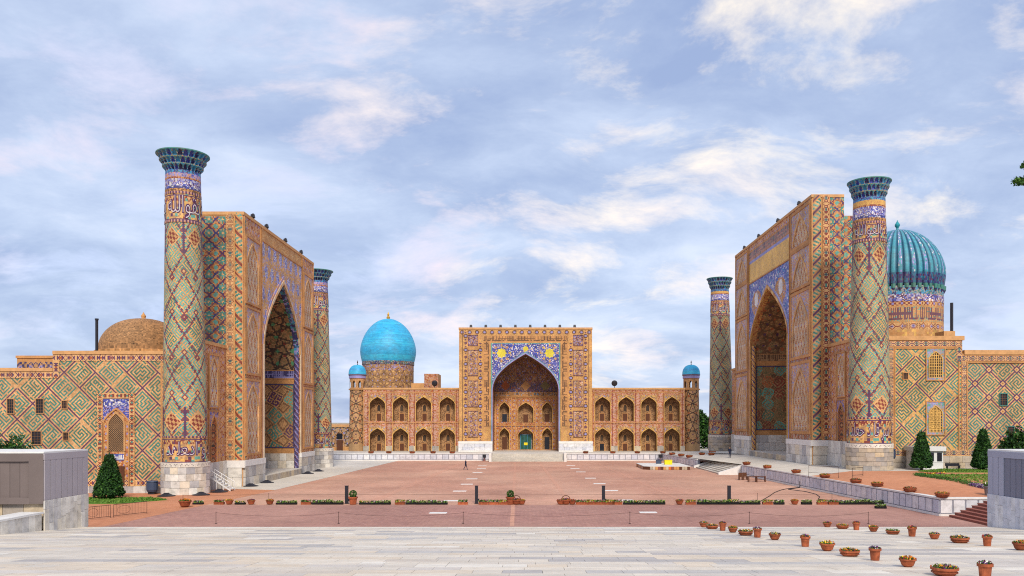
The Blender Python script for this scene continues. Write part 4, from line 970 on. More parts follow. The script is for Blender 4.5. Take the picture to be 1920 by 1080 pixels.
#@@PART3
# ------------------------------------------------------------------ far building with the blue dome
TK = thing('madrasa', 'long two storey madrasa facing the square, with a smooth bright blue dome', 'building', (-.8, 186, 1.5))
FT = Plane((-.77, 184., 1.5), (1, 0, 0), (0, -1, 0)); W, H, ar = 14.7, 27.3, Arch(0, 7.3, 0, 13.6, 21.6, 2.05)
body = MB(); body.obox(FT, -W, -ar.a, 0, H, -9.5, 0).obox(FT, ar.a, W, 0, H, -9.5, 0).obox(FT, -ar.a, ar.a, ar.va, H, -9.5, 0).obox(FT, -ar.a, ar.a, 0, ar.va, -11.6, -10.5)
vv = np.linspace(ar.vs, ar.va, 13)
for v0, v1 in zip(vv[:-1], vv[1:]):
    hw = float(ar.half(np.array(v0)))
    if ar.a-hw > .01: body.obox(FT, -ar.a, -hw, v0, v1, -8, 0); body.obox(FT, hw, ar.a, v0, v1, -8, 0)
TP = body.build('portal', MAT['brick'], TK)
def p_tk(u, v, i, j):
    au = abs(u); o = K('orange', 'buff', 'gold', 'buff')[(hsh(i, j)*4).astype(int)]
    def rings(cu, half, lo, hi, o):
        x = (au-cu); y = (v/1.55) % 1.-.5; r = np.hypot(x, y*1.55); m = (abs(x) < half) & (v > lo) & (v < hi); big = np.floor(v/1.55) % 2 == 0
        o = np.where(m & (r < np.where(big, .5, .34)), K('brown')[0], o); o = np.where(m & (r < .26), np.where(big, K('lav')[0], K('plum')[0]), o)
        return np.where(m & (abs(x)+abs(abs(y)-.5)*1.55 < .2), K('purple')[0], o)
    o = rings(13.25, .65, 2.4, 26.9, o); o = rings(10.0, .6, 2.4, 24., o)
    x = (u/1.65) % 1.-.5; r = np.hypot(x*1.65, v-26.4); m = (v > 25.9) & (v < 26.95); o = np.where(m & (r < .48), K('brown')[0], o); o = np.where(m & (r < .26), K('lav')[0], o)
    sc = p_script(24.3, 25.6, 'orange', 'brown', .34, 'u', 'buff')(u, v, i, j); o = np.where((v > 24.3) & (v < 25.6) & (au < 9.3), sc, o)
    sc = p_script(7.95, 9.25, 'orange', 'brown', .34, 'v', 'buff')(au, v, i, j); o = np.where((au > 7.95) & (au < 9.25) & (v < 24.3) & (v > 5.5), sc, o)
    fl = p_flecks(('blue', 'navy', 'blue', 'white', 'lav', 'gold'), (8, 3, 4, 3, 2, 1), .25)(u, v, i, j); sp = (au < 7.6) & (v > 13.5) & (v < 23.9); o = np.where(sp, fl, o)
    th = np.arctan2(v-21.8, au-5.3); rr = np.hypot(au-5.3, v-21.8); o = np.where(sp & (rr < 1.0+.12*np.cos(8*th)), K('yellow')[0], o)
    o = np.where(sp & (abs(rr-1.75) < .28) & (np.cos(8*th) > .55), K('yellow', 'pink', 'orange')[(hsh(i//2, j//2)*3).astype(int)], o)
    o = np.where(np.hypot(u, v-22.75) < .55, K('yellow')[0], o); o = np.where((abs(au-7.6) < .12) & (v > 13.5) & (v < 24) | (abs(v-23.95) < .12) & (au < 7.7), K('turq')[0], o)
    return np.where((abs(au-13.95) < .08), K('brown')[0], o)
TM().grid(FT, -W, W, 2.3, H-.3, .135, p_tk, wmask(ar), n=.03).build('tilework', TP)
TM().trim(FT, ar, .22, .18, ('lav', 'pink', 'purple'), 0, 2.3).build('arch_molding', TP); TM().trim(FT, ar.grown(.22), .14, .12, ('turq', 'green', 'white'), 0, 2.3).build('arch_border', TP)
MB().obox(FT, -W-.1, W+.1, H-.3, H+.15, -9.5, .16).build('parapet', MAT['parapet'], TP)
for s in (-1, 1):
    for u in (9.4, 7.82, 12.75, 10.55): TM().bar(FT, s*u-.06, s*u+.06, 2.3, 24.1 if u < 10 else 25.8, .12, 'orange').build('molding', TP)
for s in (-1, 1):
    lo, hi = sorted((s*10.6, s*12.65))
    t = TM(); t.grid(FT, lo, hi, 23.5, 25.7, .12, p_girih(1.1, 'plum', ('tan', 'buff', 'lav'), 'purple', .06, 'lav'), n=.06); t.rectframe(FT, lo, hi, 23.5, 25.7, .1, .14, 'plum'); t.build('tile_panel', TP)
    for v0, v1 in ((16.9, 22.4), (10., 15.6), (3.3, 8.9)): niche_panel(TP, FT, lo, hi, v0, v1, 'plum', p_girih(1.05, 'plum', ('tan', 'buff', 'brickl'), 'lav', .055, 'olive'), frame='plum', c=.12)
    q0, q1 = sorted((s*ar.a, s*(W+.15))); MB().obox(FT, q0, q1, 1.75, 2.3, 0, .4).build('plinth_cornice', MAT['cap'], TP); MB().obox(FT, q0, q1, 0, .3, 0, .5).build('plinth_foot', MAT['cap'], TP)
    course(TP, FT, q0, q1, [(.3, 1.0), (1.0, 1.75)], 1.2, .35, 'panel')
jp = p_girih(1.2, 'plum', ('buff', 'tan', 'pink'), 'lav', .06, 'rust')
for fr, lo, hi in ((side_frames(FT, ar.a)[0], 0, 8.6), (side_frames(FT, ar.a)[1], -8.6, 0)):
    TM().grid(fr, lo, hi, 0, ar.vs, .16, jp, n=.02).build('side_wall', TP)
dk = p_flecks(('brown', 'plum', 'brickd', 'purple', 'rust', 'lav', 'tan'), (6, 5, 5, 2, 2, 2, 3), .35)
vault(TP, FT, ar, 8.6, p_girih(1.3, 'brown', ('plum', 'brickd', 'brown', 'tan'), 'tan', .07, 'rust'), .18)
FB = Plane((-.77, 192.6, 1.5), (1, 0, 0), (0, -1, 0))
def recess(parent, F, ar, d, pat, trim='gold', w=.14, name='arch_niche', c=.16):
    """a real pointed niche sunk into a wall"""
    pts = np.array(ar.pts(ar.vb, 10)); s = np.concatenate([[0], np.cumsum(np.hypot(*np.diff(pts, axis=0).T))]); t = TM()
    t.grid(lambda u, v, n: F(np.interp(u, s, pts[:, 0]), np.interp(u, s, pts[:, 1]), -v), 0, s[-1], 0, d, .3, pat)
    B = F.shifted(n=-d); t.grid(B, ar.uc-ar.a, ar.uc+ar.a, ar.vb, ar.va, c, pat, lambda u, v: (abs(u-ar.uc) < ar.half(v)+.2)); t.quad([F.p(ar.uc-ar.a, ar.vb, .02), F.p(ar.uc+ar.a, ar.vb, .02), F.p(ar.uc+ar.a, ar.vb, -d), F.p(ar.uc-ar.a, ar.vb, -d)], 'beige')
    t.trim(F, ar, w, .12, trim, 0, ar.vb); return t.build(name, parent), B
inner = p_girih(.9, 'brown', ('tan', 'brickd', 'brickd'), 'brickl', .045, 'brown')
def door_and_window(o, B, uc, vb, dw, dh, wv0, wv1, mat='wood', wmat='glass'):
    t = TM(); t.rectframe(B, uc-dw, uc+dw, vb, vb+dh, .12, .1, 'orange', 'lrt'); dr = t.build('door', o); MB().obox(B, uc-dw, uc+dw, vb, vb+dh, .0, .05).build('door_leaf', MAT[mat], o)
    aw = Arch(uc, dw*.8, wv0, wv1-.55, wv1, 1.7); t = TM(); t.trim(B, aw, .12, .1, 'orange', 0, wv0); t.build('window_frame', o)
    t = TM(); t.grid(B, uc-dw*.8, uc+dw*.8, wv0, wv1, .1, lambda u, v, i, j: np.where((i+j) % 3 == 0, K('dark')[0], K('black')[0]), lambda u, v: aw.inside(u, v), n=.03); t.build('window_pane', o)
# two storeys of niches inside the great arch
TI = [(Arch(u, hw, v0, v0+hv, v0+hv+1.5, 1.8), mt) for u, hw, v0, hv, mt in ((-4.95, 1.15, 6.5, 3.1, 'glass'), (0, 1.75, 6.4, 3.1, 'wood'), (4.95, 1.15, 6.5, 3.1, 'wood'), (-4.95, 1.15, .15, 3.5, 'wood'), (0, 1.75, .15, 3.4, 'greenl'), (4.95, 1.15, .15, 3.5, 'glass'))]
t = TM(); t.grid(FB, -ar.a, ar.a, 0, 12.4, .15, p_girih(1.0, 'rust', ('buff', 'tan', 'orange', 'peach'), 'lav', .06, 'plum'), wmask(*[q[0] for q in TI]), n=.02)
for u in (-7.0, -3.3, -2.3, 2.3, 3.3, 7.0): t.bar(FB, u-.12, u+.12, 0, 12.2, .16, 'orange')
for v in (5.7, 12.3): t.bar(FB, -7.2, 7.2, v-.1, v+.1, .18, 'orange')
t.build('back_wall', TP)
for a_, mt in TI:
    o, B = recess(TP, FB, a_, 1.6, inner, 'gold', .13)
    if mt == 'greenl':
        MB().obox(B, -1.2, 1.2, .15, 3.5, 0, .08).build('gate', MAT['greenl'], o); MB().obox(B, -.42, .42, 1.15, 1.75, .09, .16).build('notice', MAT['yellow'], o)
        t = TM(); t.rectframe(B, -1.2, 1.2, .15, 3.5, .1, .16, 'cyan', 'lrt'); [t.bar(B, x-.03, x+.03, .15, 3.5, .13, 'cyan') for x in (-.4, .4)]; t.build('gate_frame', o)
    else: MB().obox(B, a_.uc-.55, a_.uc+.55, a_.vb, a_.vb+(1.9 if a_.vb > 1 else 2.9), 0, .06).build('door', MAT[mt], o)
t = TM(); t.grid(FB, -7.2, 7.2, 12.4, 13.5, .14, p_script(12.4, 13.5, 'brown', 'orange', .3), n=.3, skirt='brown'); t.build('cornice', TP)
def p_tymp(u, v, i, j):
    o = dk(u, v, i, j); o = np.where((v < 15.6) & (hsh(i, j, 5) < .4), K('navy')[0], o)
    for uu, c in ((-4.7, 'rust'), (0, 'orange'), (4.5, 'olive')): o = np.where(abs(u-uu)+abs(v-14.9) < 1.15, K(c)[0], o)
    for a_ in (1, -1):
        q = ((u+a_*v*.8)/1.9) % 1.; o = np.where((q < .08) & (v > 15.8), K('tan')[0], o)
    return o
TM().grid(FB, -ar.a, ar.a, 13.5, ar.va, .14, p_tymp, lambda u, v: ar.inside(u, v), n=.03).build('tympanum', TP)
# wings
wp = p_girih(1.25, 'rust', ('pink', 'tan', 'buff', 'pink'), 'pink', .05, 'plum')
def far_wing(x0, x1, cx):
    F = Plane((0, 186., 1.5), (1, 0, 0), (0, -1, 0)); u0, u1 = (x0-HX)*186/FPX, (x1-HX)*186/FPX; cs = [(x-HX)*186/FPX for x in cx]; Hh = 14.2
    arches = [Arch(c, 1.72, v, v+h1, v+h2, 1.8) for c in cs for v, h1, h2 in ((.05, 3.5, 5.1), (6.8, 3.75, 5.35))]
    edges = [u0]+[(a+b)/2 for a, b in zip(cs[:-1], cs[1:])]+[u1]; b = MB(); b.obox(F, u0, u1, 0, Hh-.4, -6, -2.3); b.obox(F, u0, u1, 12.6, Hh-.4, -2.3, 0); b.obox(F, u0, u1, 5.7, 6.75, -2.3, 0)
    ps = [(u0, cs[0]-1.75)]+[(p+1.75, q-1.75) for p, q in zip(cs[:-1], cs[1:])]+[(cs[-1]+1.75, u1)]
    for p, q in ps: b.obox(F, p, q, 0, 12.6, -2.25, 0)
    o = b.build('wing', MAT['brick'], TK)
    def pw(u, v, i, j):
        q = wp(u, v, i, j); near_ = np.min([abs(u-c) for c in cs], axis=0); fl = p_flecks(('tan', 'olive', 'brickl', 'gold', 'plum', 'lav'), (5, 2, 3, 3, 1, 1), .3)(u, v, i, j)
        sp = (near_ < 1.9) & (((v > 3.4) & (v < 5.6)) | ((v > 10.4) & (v < 12.6))); q = np.where(sp, fl, q)
        x = ((u-cs[0])/(cs[1]-cs[0])) % 1.; q = np.where((abs(x-.5) < .045) & (((v/.62) % 1.) < .45), K('pink')[0], q); return np.where((abs(abs(x-.5)-.085) < .012), K('red')[0], q)
    TM().grid(F, u0, u1, 1.2, Hh-.4, .14, pw, wmask(*arches), n=.02).build('tilework', o)
    MB().obox(F, u0-.05, u1+.05, Hh-.4, Hh, -6, .2).build('parapet', MAT['parapet'], o)
    for p, q in ps: TM().bar(F, p, p+.12, 1.2, 13.2, .1, 'orange').build('molding', o); TM().bar(F, q-.12, q, 1.2, 13.2, .1, 'orange').build('molding', o)
    for v in (6.3, 13.1): TM().bar(F, u0, u1, v, v+.17, .12, 'orange').build('molding', o)
    for p, q in ps: course(o, F, p, q, [(0, 1.2)], 1.0, .12, 'rough_stone')
    for k, a_ in enumerate(arches):
        n_, B = recess(TK, F, a_, 2.0, inner); door_and_window(n_, B, a_.uc, a_.vb, .48, 1.65, a_.vb+2.25, a_.vb+3.7, 'glass' if (k == 0 and x0 > 1000) else 'wood')
    return o
far_wing(681, 861, (707.6, 751, 794, 838.5)); far_wing(1110, 1284, (1130, 1173.8, 1216.7, 1260))
def turret(x, y=188.2):
    c = ((x-HX)*186/FPX, y, 1.5); r = 1.88; fr = Cyl(c, r, lambda v: r-.012*v, -pi/2); C = 2*pi*r
    sh = TM().grid(fr, -C/2, C/2, 1.6, 13.8, .13, p_girih(1.9, 'dark', ('buff', 'tan', 'peach'), 'rust', .045, 'plum')).build('turret', TK)
    MB().lathe([(r+.1, 0), (r+.1, 1.6), (r-.2, 1.6)], 16, c).build('turret_base', MAT['roofmud'], sh)
    TM().lathe([(r-.1, 13.75), (r+.08, 13.8), (r+.08, 14.05), (.1, 14.05)], 24, c, ['orange', 'orange', 'brickl']).build('lantern_floor', sh)
    ops = [Arch(C*(k-3.5)/8, .36, 14.3, 15.3, 15.85, 1.8) for k in range(8)]; t = TM(); t.grid(Cyl(c, r, lambda v: r-.15+0*v, -pi/2+.12), -C/2, C/2, 14.05, 16.3, .12, p_brick(('brickl', 'orange', 'buff', 'brickd')), wmask(*ops)); t.grid(Cyl(c, r, lambda v: r-.5+0*v, -pi/2+.12), -C/2, C/2, 14.05, 16.3, .12, 'brickd', wmask(*ops)); t.build('lantern', sh)
    t = TM(); t.lathe([(.1, 16.25), (r-.15, 16.3), (r-.1, 16.35), (r+.02, 16.4), (r+.02, 17.0), (r+.15, 17.1), (r+.15, 17.25), (.1, 17.25)], 24, c, ['brown', 'orange', 'rust', 'lav', 'brown', 'plum', 'brown']); t.build('lantern_cornice', sh)
    dmm = TM(); dmm.lathe([(r+.12, 17.26)]+[(1.98*cos(q)**.8, 17.5+2.0*sin(q)) for q in np.linspace(0, 1.5, 9)], 28, c, ['domeblue', 'domeblue2', 'domeblue', 'domeblue3', 'domeblue']*3); d_ = dmm.build('dome', sh, DOMET, smooth=True)
    MB().lathe([(.12, 19.45), (.05, 19.8), (.14, 20.0), (.02, 20.5)], 8, c).build('finial', MAT['rope'], d_)
turret(666.5); turret(1299.5)
c = ((728-HX)*205/FPX, 205., 0.); fr = Cyl(c, 6.2, lambda v: 6.2+0*v, -pi/2); C = 2*pi*6.2
t = TM(); t.grid(fr, -C/2, C/2, 15., 20.4, .16, p_girih(1.5, 'brown', ('tan', 'brickl', 'tan', 'brickd'), 'gold', .05, 'lav')); t.grid(fr, -C/2, C/2, 20.4, 22.0, .15, p_flecks(('lav', 'tan', 'plum', 'brickl', 'brickd'), (3, 3, 2, 3, 3), .4), n=.03); t.grid(fr, -C/2, C/2, 22.0, 22.8, .16, p_flecks(('navy', 'teal', 'grey', 'brown'), (3, 2, 2, 2), .2), n=.16)
dr = t.build('drum', TK); t = TM()
zr = np.linspace(0, 1, 70); prof = [(6.35+.45*sin(min(1, f/.25)*pi/2) if f < .25 else 6.8*max(0., 1-((f-.25)/.75)**1.72)**.5, 22.75+f*10.7) for f in np.sin(zr*pi/2)]
t.lathe(prof, 120, c, [random.choice(('domeblue', 'domeblue', 'domeblue', 'domeblue2')) for _ in prof], .06); d_ = t.build('dome', TK, DOMET)
MB().lathe([(.35, 33.2), (.45, 33.8), (.2, 34.2), (.28, 34.5), (.02, 35.2)], 10, c).build('finial', MAT['gold'], d_)
MB().box(-37, 35, 196.5, 250, 1.5, 15.2).build('roof_block', MAT['roofmud'], TK)
F = Plane((-24.7, 196., 15.2), (1, 0, 0), (0, -1, 0)); MB().box(-24.7, -21.4, 196, 202, 15.2, 19.4).box(-27.8, -24.75, 196.2, 200, 15.2, 17.2).build('roof_hut', MAT['brick'], TK)
TM().grid(F, 0, 3.3, 0, 4.2, .14, wp, n=.02).build('hut_tilework', TK)
c = (-43.3, 192., 1.5); LB = thing('low_annex', 'low tiled annex with one arched window beside the blue capped turret', 'building', c); MB().box(-47, -40.6, 191, 215, 1.5, 7.2).build('wall', MAT['brick'], LB)
F = Plane((-43.3, 191., 1.5), (1, 0, 0), (0, -1, 0)); a_ = Arch(-.2, .9, 0, 3.2, 4.4, 1.8); t = TM(); t.grid(F, -3.6, 2.7, .9, 5.4, .14, p_girih(1.6, 'dark', ('buff', 'tan', 'grey'), 'lav'), n=.02); t.build('tilework', LB)
MB().obox(F, -3.7, 2.8, 5.4, 6.0, -3, .15).build('parapet', MAT['parapet'], LB); t = TM(); t.trim(F, a_, .14, .12, 'orange', 0); t.build('window_frame', LB); MB().obox(F, -.9, .55, 0, 2.4, 0, .06).build('door', MAT['wood'], LB); MB().obox(F, -.8, .45, 2.6, 3.9, 0, .06).build('window_pane', MAT['glass'], LB)

# round dishes on the far roof and floodlights on the parapets
for lbl, x, y, Y in (('round black lamp dish on the roof left of the central portal', 815, 719, 188), ('round black lamp dish on the roof right of the central portal', 1152, 718, 188)):
    c = ((x-HX)*Y/FPX, Y, 15.7); th = thing('lamp_dish', lbl, 'lamp', c); MB().tube([(c[0], Y, 15.7), (c[0], Y, 16.5)], .07).build('stand', MAT['metal'], th)
    mb = MB(); mb.lathe([(.05, .25), (.45, .2), (.68, 0), (.62, 0), (.1, .12)], 18); me = mb.mesh(); o = put('dish', me, th, MAT['metal'], False); o.location = (0, -.1, 1.1); o.rotation_euler = (radians(100), 0, 0)
def floodlight(lbl, p, rz, s=1., group=None):
    th = thing('floodlight', lbl, 'floodlight', p, group); th.rotation_euler = (0, 0, rz); th.scale = (s, s, s)
    MB().box(-.3, .3, -.06, .06, 0, .08).box(-.34, -.3, -.05, .05, .04, .5).box(.3, .34, -.05, .05, .04, .5).build('bracket', MAT['metal'], th, False)
    MB().add([(-.28, -.2, .25), (.28, -.2, .25), (.28, .22, .18), (-.28, .22, .18), (-.28, -.1, .7), (.28, -.1, .7), (.28, .2, .55), (-.28, .2, .55)], [(0,3,2,1),(4,5,6,7),(0,1,5,4),(1,2,6,5),(2,3,7,6),(3,0,4,7)]).build('lamp_housing', MAT['metal'], th, False)
ORD = ['first', 'second', 'third', 'fourth', 'fifth', 'sixth', 'seventh', 'eighth', 'ninth', 'tenth', 'eleventh', 'twelfth', 'thirteenth', 'fourteenth', 'fifteenth', 'sixteenth', 'seventeenth', 'eighteenth', 'nineteenth', 'twentieth']
def ordn(k):
    if k < 20: return ORD[k]
    tens = ['twenty', 'thirty', 'forty', 'fifty'][(k+1)//10-2]; r = (k+1) % 10
    return tens+'-'+ORD[r-1] if r else {20: 'twentieth', 30: 'thirtieth', 40: 'fortieth', 50: 'fiftieth'}[k+1]
for k, Y in enumerate((108.5, 114.2, 123.0, 131.5)): floodlight(f'{ORD[k]} small dark floodlight from the near end of the left portal top', (-36.0, Y, 34.5), pi/2, 1.1, 'floodlights on the left portal')
for k, Y in enumerate((121.2, 131.5, 142.5, 152.0)): floodlight(f'{ORD[k]} small dark floodlight from the near end of the right portal top', (39.3, Y, 39.5), -pi/2, 1.1, 'floodlights on the right portal')
for k in range(8): floodlight(f'{ORD[k]} tiny floodlight from the left on top of the central portal', (-.77-12.1+k*3.28, 184.2, 28.95), 0, .9, 'floodlights on the central portal')
#@@PART4
# ------------------------------------------------------------------ grey boxes at both ends of the viewing steps
def kiosk(label, sgn, xs, main, panel, slabmat='panel'):
    """sgn -1: on the left, its light side faces the steps; +1: on the right"""
    c = (sgn*(xs+6), 54, 0); th = thing('service_kiosk', label, 'kiosk', c); xi, xo = sgn*xs, sgn*(xs+14); lo, hi = min(xi, xo), max(xi, xo)
    ya, yb, zt, zm = 51.4, 56.5, 6.3, 3.3; cx0, cx1 = (lo, hi-.06) if sgn < 0 else (lo+.06, hi)
    MB().box(cx0, cx1, ya+.3, yb-.06, 0, zt-.06).build('core', MAT['cladd'], th)
    MB().box(lo-.03, hi+.03, ya-.03, yb+.03, zt-.08, zt+.02).build('roof', MAT['cap'], th)
    F = Plane((xi, ya, 0), (0, -sgn, 0), (-sgn, 0, 0)); e = lambda y: -sgn*(y-ya)
    n = 8; w = (yb-ya)/n
    for k in range(n):
        q = (e(ya+k*w)+e(ya+(k+1)*w))/2; d = panel if (sgn > 0 and k < 5) else main
        block(th, 'cladding_board', d, F.p(q, (zm+zt-.5)/2, .0-(.05 if d != main else 0)), (w-.05, .12, zt-.5-zm), atan2(F.ud[1], F.ud[0]))
    block(th, 'cladding_rail', main, F.p((e(ya)+e(yb))/2, zt-.29, .0), (yb-ya, .14, .42), atan2(F.ud[1], F.ud[0]))
    for k in range(11):
        q = ya+(k+.5)*(yb-ya)/11
        zs = [tread_z(min(q, Y0))-.05]+sorted(random.uniform(1.7, 3.0) for _ in range(1))+[zm]
        for z0, z1 in zip(zs[:-1], zs[1:]): block(th, 'marble_slab', slabmat, F.p(e(q), (z0+z1)/2, .03+random.uniform(0, .015)), ((yb-ya)/11-.012, .1, z1-z0-.012), atan2(F.ud[1], F.ud[0]))
    FF = Plane((xi, ya, 0), (sgn, 0, 0) if sgn > 0 else (1, 0, 0), (0, -1, 0)); s = sgn
    block(th, 'corner_board', panel, FF.p(s*.45, (3.1+zt-.1)/2, -.06), (.9, .2, zt-.1-3.1)); block(th, 'cladding_rail', panel, FF.p(s*7.4, zt-.34, -.05), (13.1, .2, .5)); block(th, 'cladding_rail', panel, FF.p(s*7.4, 3.28, -.05), (13.1, .2, .42))
    for k in range(20): block(th, 'cladding_board', panel, FF.p(s*(.9+.31+k*.62), 4.6, -.16), (.6, .12, 2.3))
    for k in range(9): block(th, 'marble_slab', 'rough_stone', FF.p(s*(.75+k*1.3), 2.3, -.3), (1.27, .1, 1.55))
    return th
kiosk('low grey box with brown boards on a white marble base, by the clipped tree', -1, 30., 'clad', 'cladd', 'cream')
kiosk('low blue grey box on a veined marble base beside the brown steps', 1, 31.2, 'bluegrey', 'bluegreyd')
th = thing('planter_wall', 'low white marble wall in front of the brown boarded box', 'wall', (-30.2, 46, 1.8))
MB().box(-31.2, -30.05, 38, 51.25, 1.0, 2.5).build('wall', MAT['joint'], th); MB().box(-31.3, -29.93, 38, 51.3, 2.5, 2.62).build('coping', MAT['cap'], th)
for k in range(20): block(th, 'marble_slab', 'cream', (-30.03, 38.3+k*.66, 1.9), (.12, .645, 1.2))
MB().box(-44, -31.2, 38, 51.0, 1.0, 2.35).build('planting_bed', MAT['rough_stone'], th)

# ------------------------------------------------------------------ pots and flowers
def clump(t, c, rx, ry, h, n, names, size, leafn=('g0', 'g1', 'g3')):
    for k, nm in ((int(n*.55), leafn), (int(n*.45), names)):
        a = RNG.random(k)*2*pi; r = np.sqrt(RNG.random(k)); top = nm is names
        z = h*(.55+.45*RNG.random(k)) if top else h*RNG.random(k)*.85
        t.leaves(np.stack([c[0]+rx*r*np.cos(a), c[1]+ry*r*np.sin(a), c[2]+z*(1-.45*r**2)], -1), size*(1 if top else 1.15), nm)
PROF = dict(cyl=[(.13, 0), (.16, .02), (.19, .36), (.2, .38), (.235, .39), (.235, .48), (.2, .48), (.19, .42)], bowl=[(.12, 0), (.2, .06), (.255, .2), (.26, .24), (.3, .25), (.3, .31), (.265, .31), (.25, .26)],
            oval=[(.24, 0), (.32, .05), (.36, .16), (.36, .18), (.41, .19), (.41, .26), (.37, .26), (.35, .22)])
def pot_proto(kind, flowers):
    t = TM(); t.lathe(PROF[kind], 22, (0, 0, 0), ['terra2', 'terra', 'terra', 'terra2', 'terra', 'terra', 'terra2']); r, h = PROF[kind][-1]
    if kind == 'oval': t.lathe([(.375, .09), (.395, .11), (.375, .13)], 22, (0, 0, 0), ['terra2'])
    t.lathe([(r, h), (.001, h+.01)], 22, (0, 0, 0), ['soil']); f = TM(); clump(f, (0, 0, h), r*1.1, r*1.1, .16 if kind != 'oval' else .14, 150, flowers, .038)
    p, q = t.mesh('pot'), f.mesh('flowers'); p.materials.append(CLAY); q.materials.append(LEAF); p.polygons.foreach_set('use_smooth', [False]*len(p.polygons)); return p, q
FLW = dict(purple=('fp', 'fp', 'fw', 'fr'), yellow=('fy', 'fy', 'fo', 'fw'), orange=('fo', 'fy', 'fo', 'fr'), mixed=('fy', 'fp', 'fo', 'fw'), red=('fr', 'fp', 'fr', 'fo'), green=('g3', 'g4', 'g1', 'fw'))
PROTO = {(k, f): pot_proto(k, FLW[f]) for k in PROF for f in ('purple', 'yellow', 'orange', 'mixed', 'red')}
PROTO[('oval', 'green')] = pot_proto('oval', FLW['green'])
NAME = dict(cyl='flower_pot', bowl='flower_bowl', oval='flower_basin'); WORD = dict(cyl='tall terracotta pot', bowl='round terracotta bowl', oval='wide shallow terracotta basin')
def pot(label, kind, fl, p, s=1., group=None, sy=1.):
    th = thing(NAME[kind], label, 'planter', p, group); th.scale = (s, s*sy, s); th.rotation_euler = (0, 0, random.uniform(0, 6) if sy == 1 else 0)
    for nm, me in zip(('pot', 'flowers'), PROTO[(kind, fl)]): put(nm, me, th, None, False)
    return th
R1 = [('bowl', 1319.6, 988.6, 'mixed'), ('oval', 1335, 992, 'mixed'), ('cyl', 1355, 995, 'red'), ('bowl', 1374, 998.5, 'orange'), ('oval', 1398, 1004, 'yellow'), ('cyl', 1420, 1007.8, 'purple'), ('bowl', 1452.7, 1012.4, 'mixed'), ('cyl', 1509.8, 1025, 'red'), ('bowl', 1551, 1033, 'yellow'), ('oval', 1593, 1043, 'orange'), ('cyl', 1640.7, 1051, 'purple'), ('bowl', 1701.8, 1063, 'orange'), ('oval', 1771, 1079, 'mixed'), ('cyl', 1847, 1085, 'purple')]
R2 = [('bowl', 1551, 988.5, 'red'), ('oval', 1579.6, 991.6, 'yellow'), ('cyl', 1605.6, 994, 'red'), ('bowl', 1637.6, 997, 'orange'), ('oval', 1673.8, 1002, 'green'), ('cyl', 1710, 1006, 'red'), ('bowl', 1752, 1011, 'mixed'), ('oval', 1799.6, 1018, 'mixed'), ('cyl', 1851, 1024, 'red'), ('bowl', 1913, 1031.6, 'orange')]
for R_, nm in ((R1, 'front'), (R2, 'rear')):
    for k, (kind, x, y, fl) in enumerate(R_):
        X, Y = fore(x, y); Y = min(Y, Y0-.4); X = (x-HX)*Y/FPX
        pot(f'{WORD[kind]} of {fl} flowers, {ORD[k]} from the left in the {nm} marble row', kind, fl, (X, Y, tread_z(Y)), random.uniform(.94, 1.1), 'flower pots on the marble steps')
def along(x, p, q, z):
    lo, hi = 0., 1.
    f = lambda t: HX+(p[0]+t*(q[0]-p[0]))*FPX/(p[1]+t*(q[1]-p[1]))-x
    for _ in range(50):
        m = (lo+hi)/2
        if f(lo)*f(m) <= 0: hi = m
        else: lo = m
    return (p[0]+lo*(q[0]-p[0])+.25, p[1]+lo*(q[1]-p[1])+.1, z)
for k, x in enumerate((1397, 1435.6, 1489.6, 1543, 1601, 1641, 1702, 1768)): pot(f'{ORD[k]} terracotta basin from the far end on the long terrace wall', 'oval', ('red', 'orange')[k % 2], along(x, WB, WA, 1.61), 1.5, 'basins on the long terrace wall')
for k, x in enumerate((1258, 1275, 1290)): pot(f'{ORD[k]} terracotta basin from the corner on the short far terrace wall', 'oval', 'red', along(x, WD, WC, 1.51), 1.6, 'basins on the short terrace wall')
for k, x in enumerate((1098, 1149, 1195, 1243)): pot(f'{ORD[k]} terracotta basin right of the gate steps on the far wall', 'oval', 'red', ((x-HX)*173.2/FPX, 173.2, 1.51), 1.5, 'basins on the far wall')
for k, x in enumerate((695.6, 729, 773, 812, 848)): pot(f'{ORD[k]} terracotta basin left of the gate steps on the far wall', 'oval', 'red', ((x-HX)*173.2/FPX, 173.2, 1.51), 1.5, 'basins on the far left wall')
for k, (x, y) in enumerate(((1316, 855), (1334, 857.5))): X, Y = at(x, y, 1.65); pot(f'terracotta basin at the head of the pale staircase, {("farther", "nearer")[k]} one', 'oval', 'red', (X, Y, terr(X, Y)), 1.5)
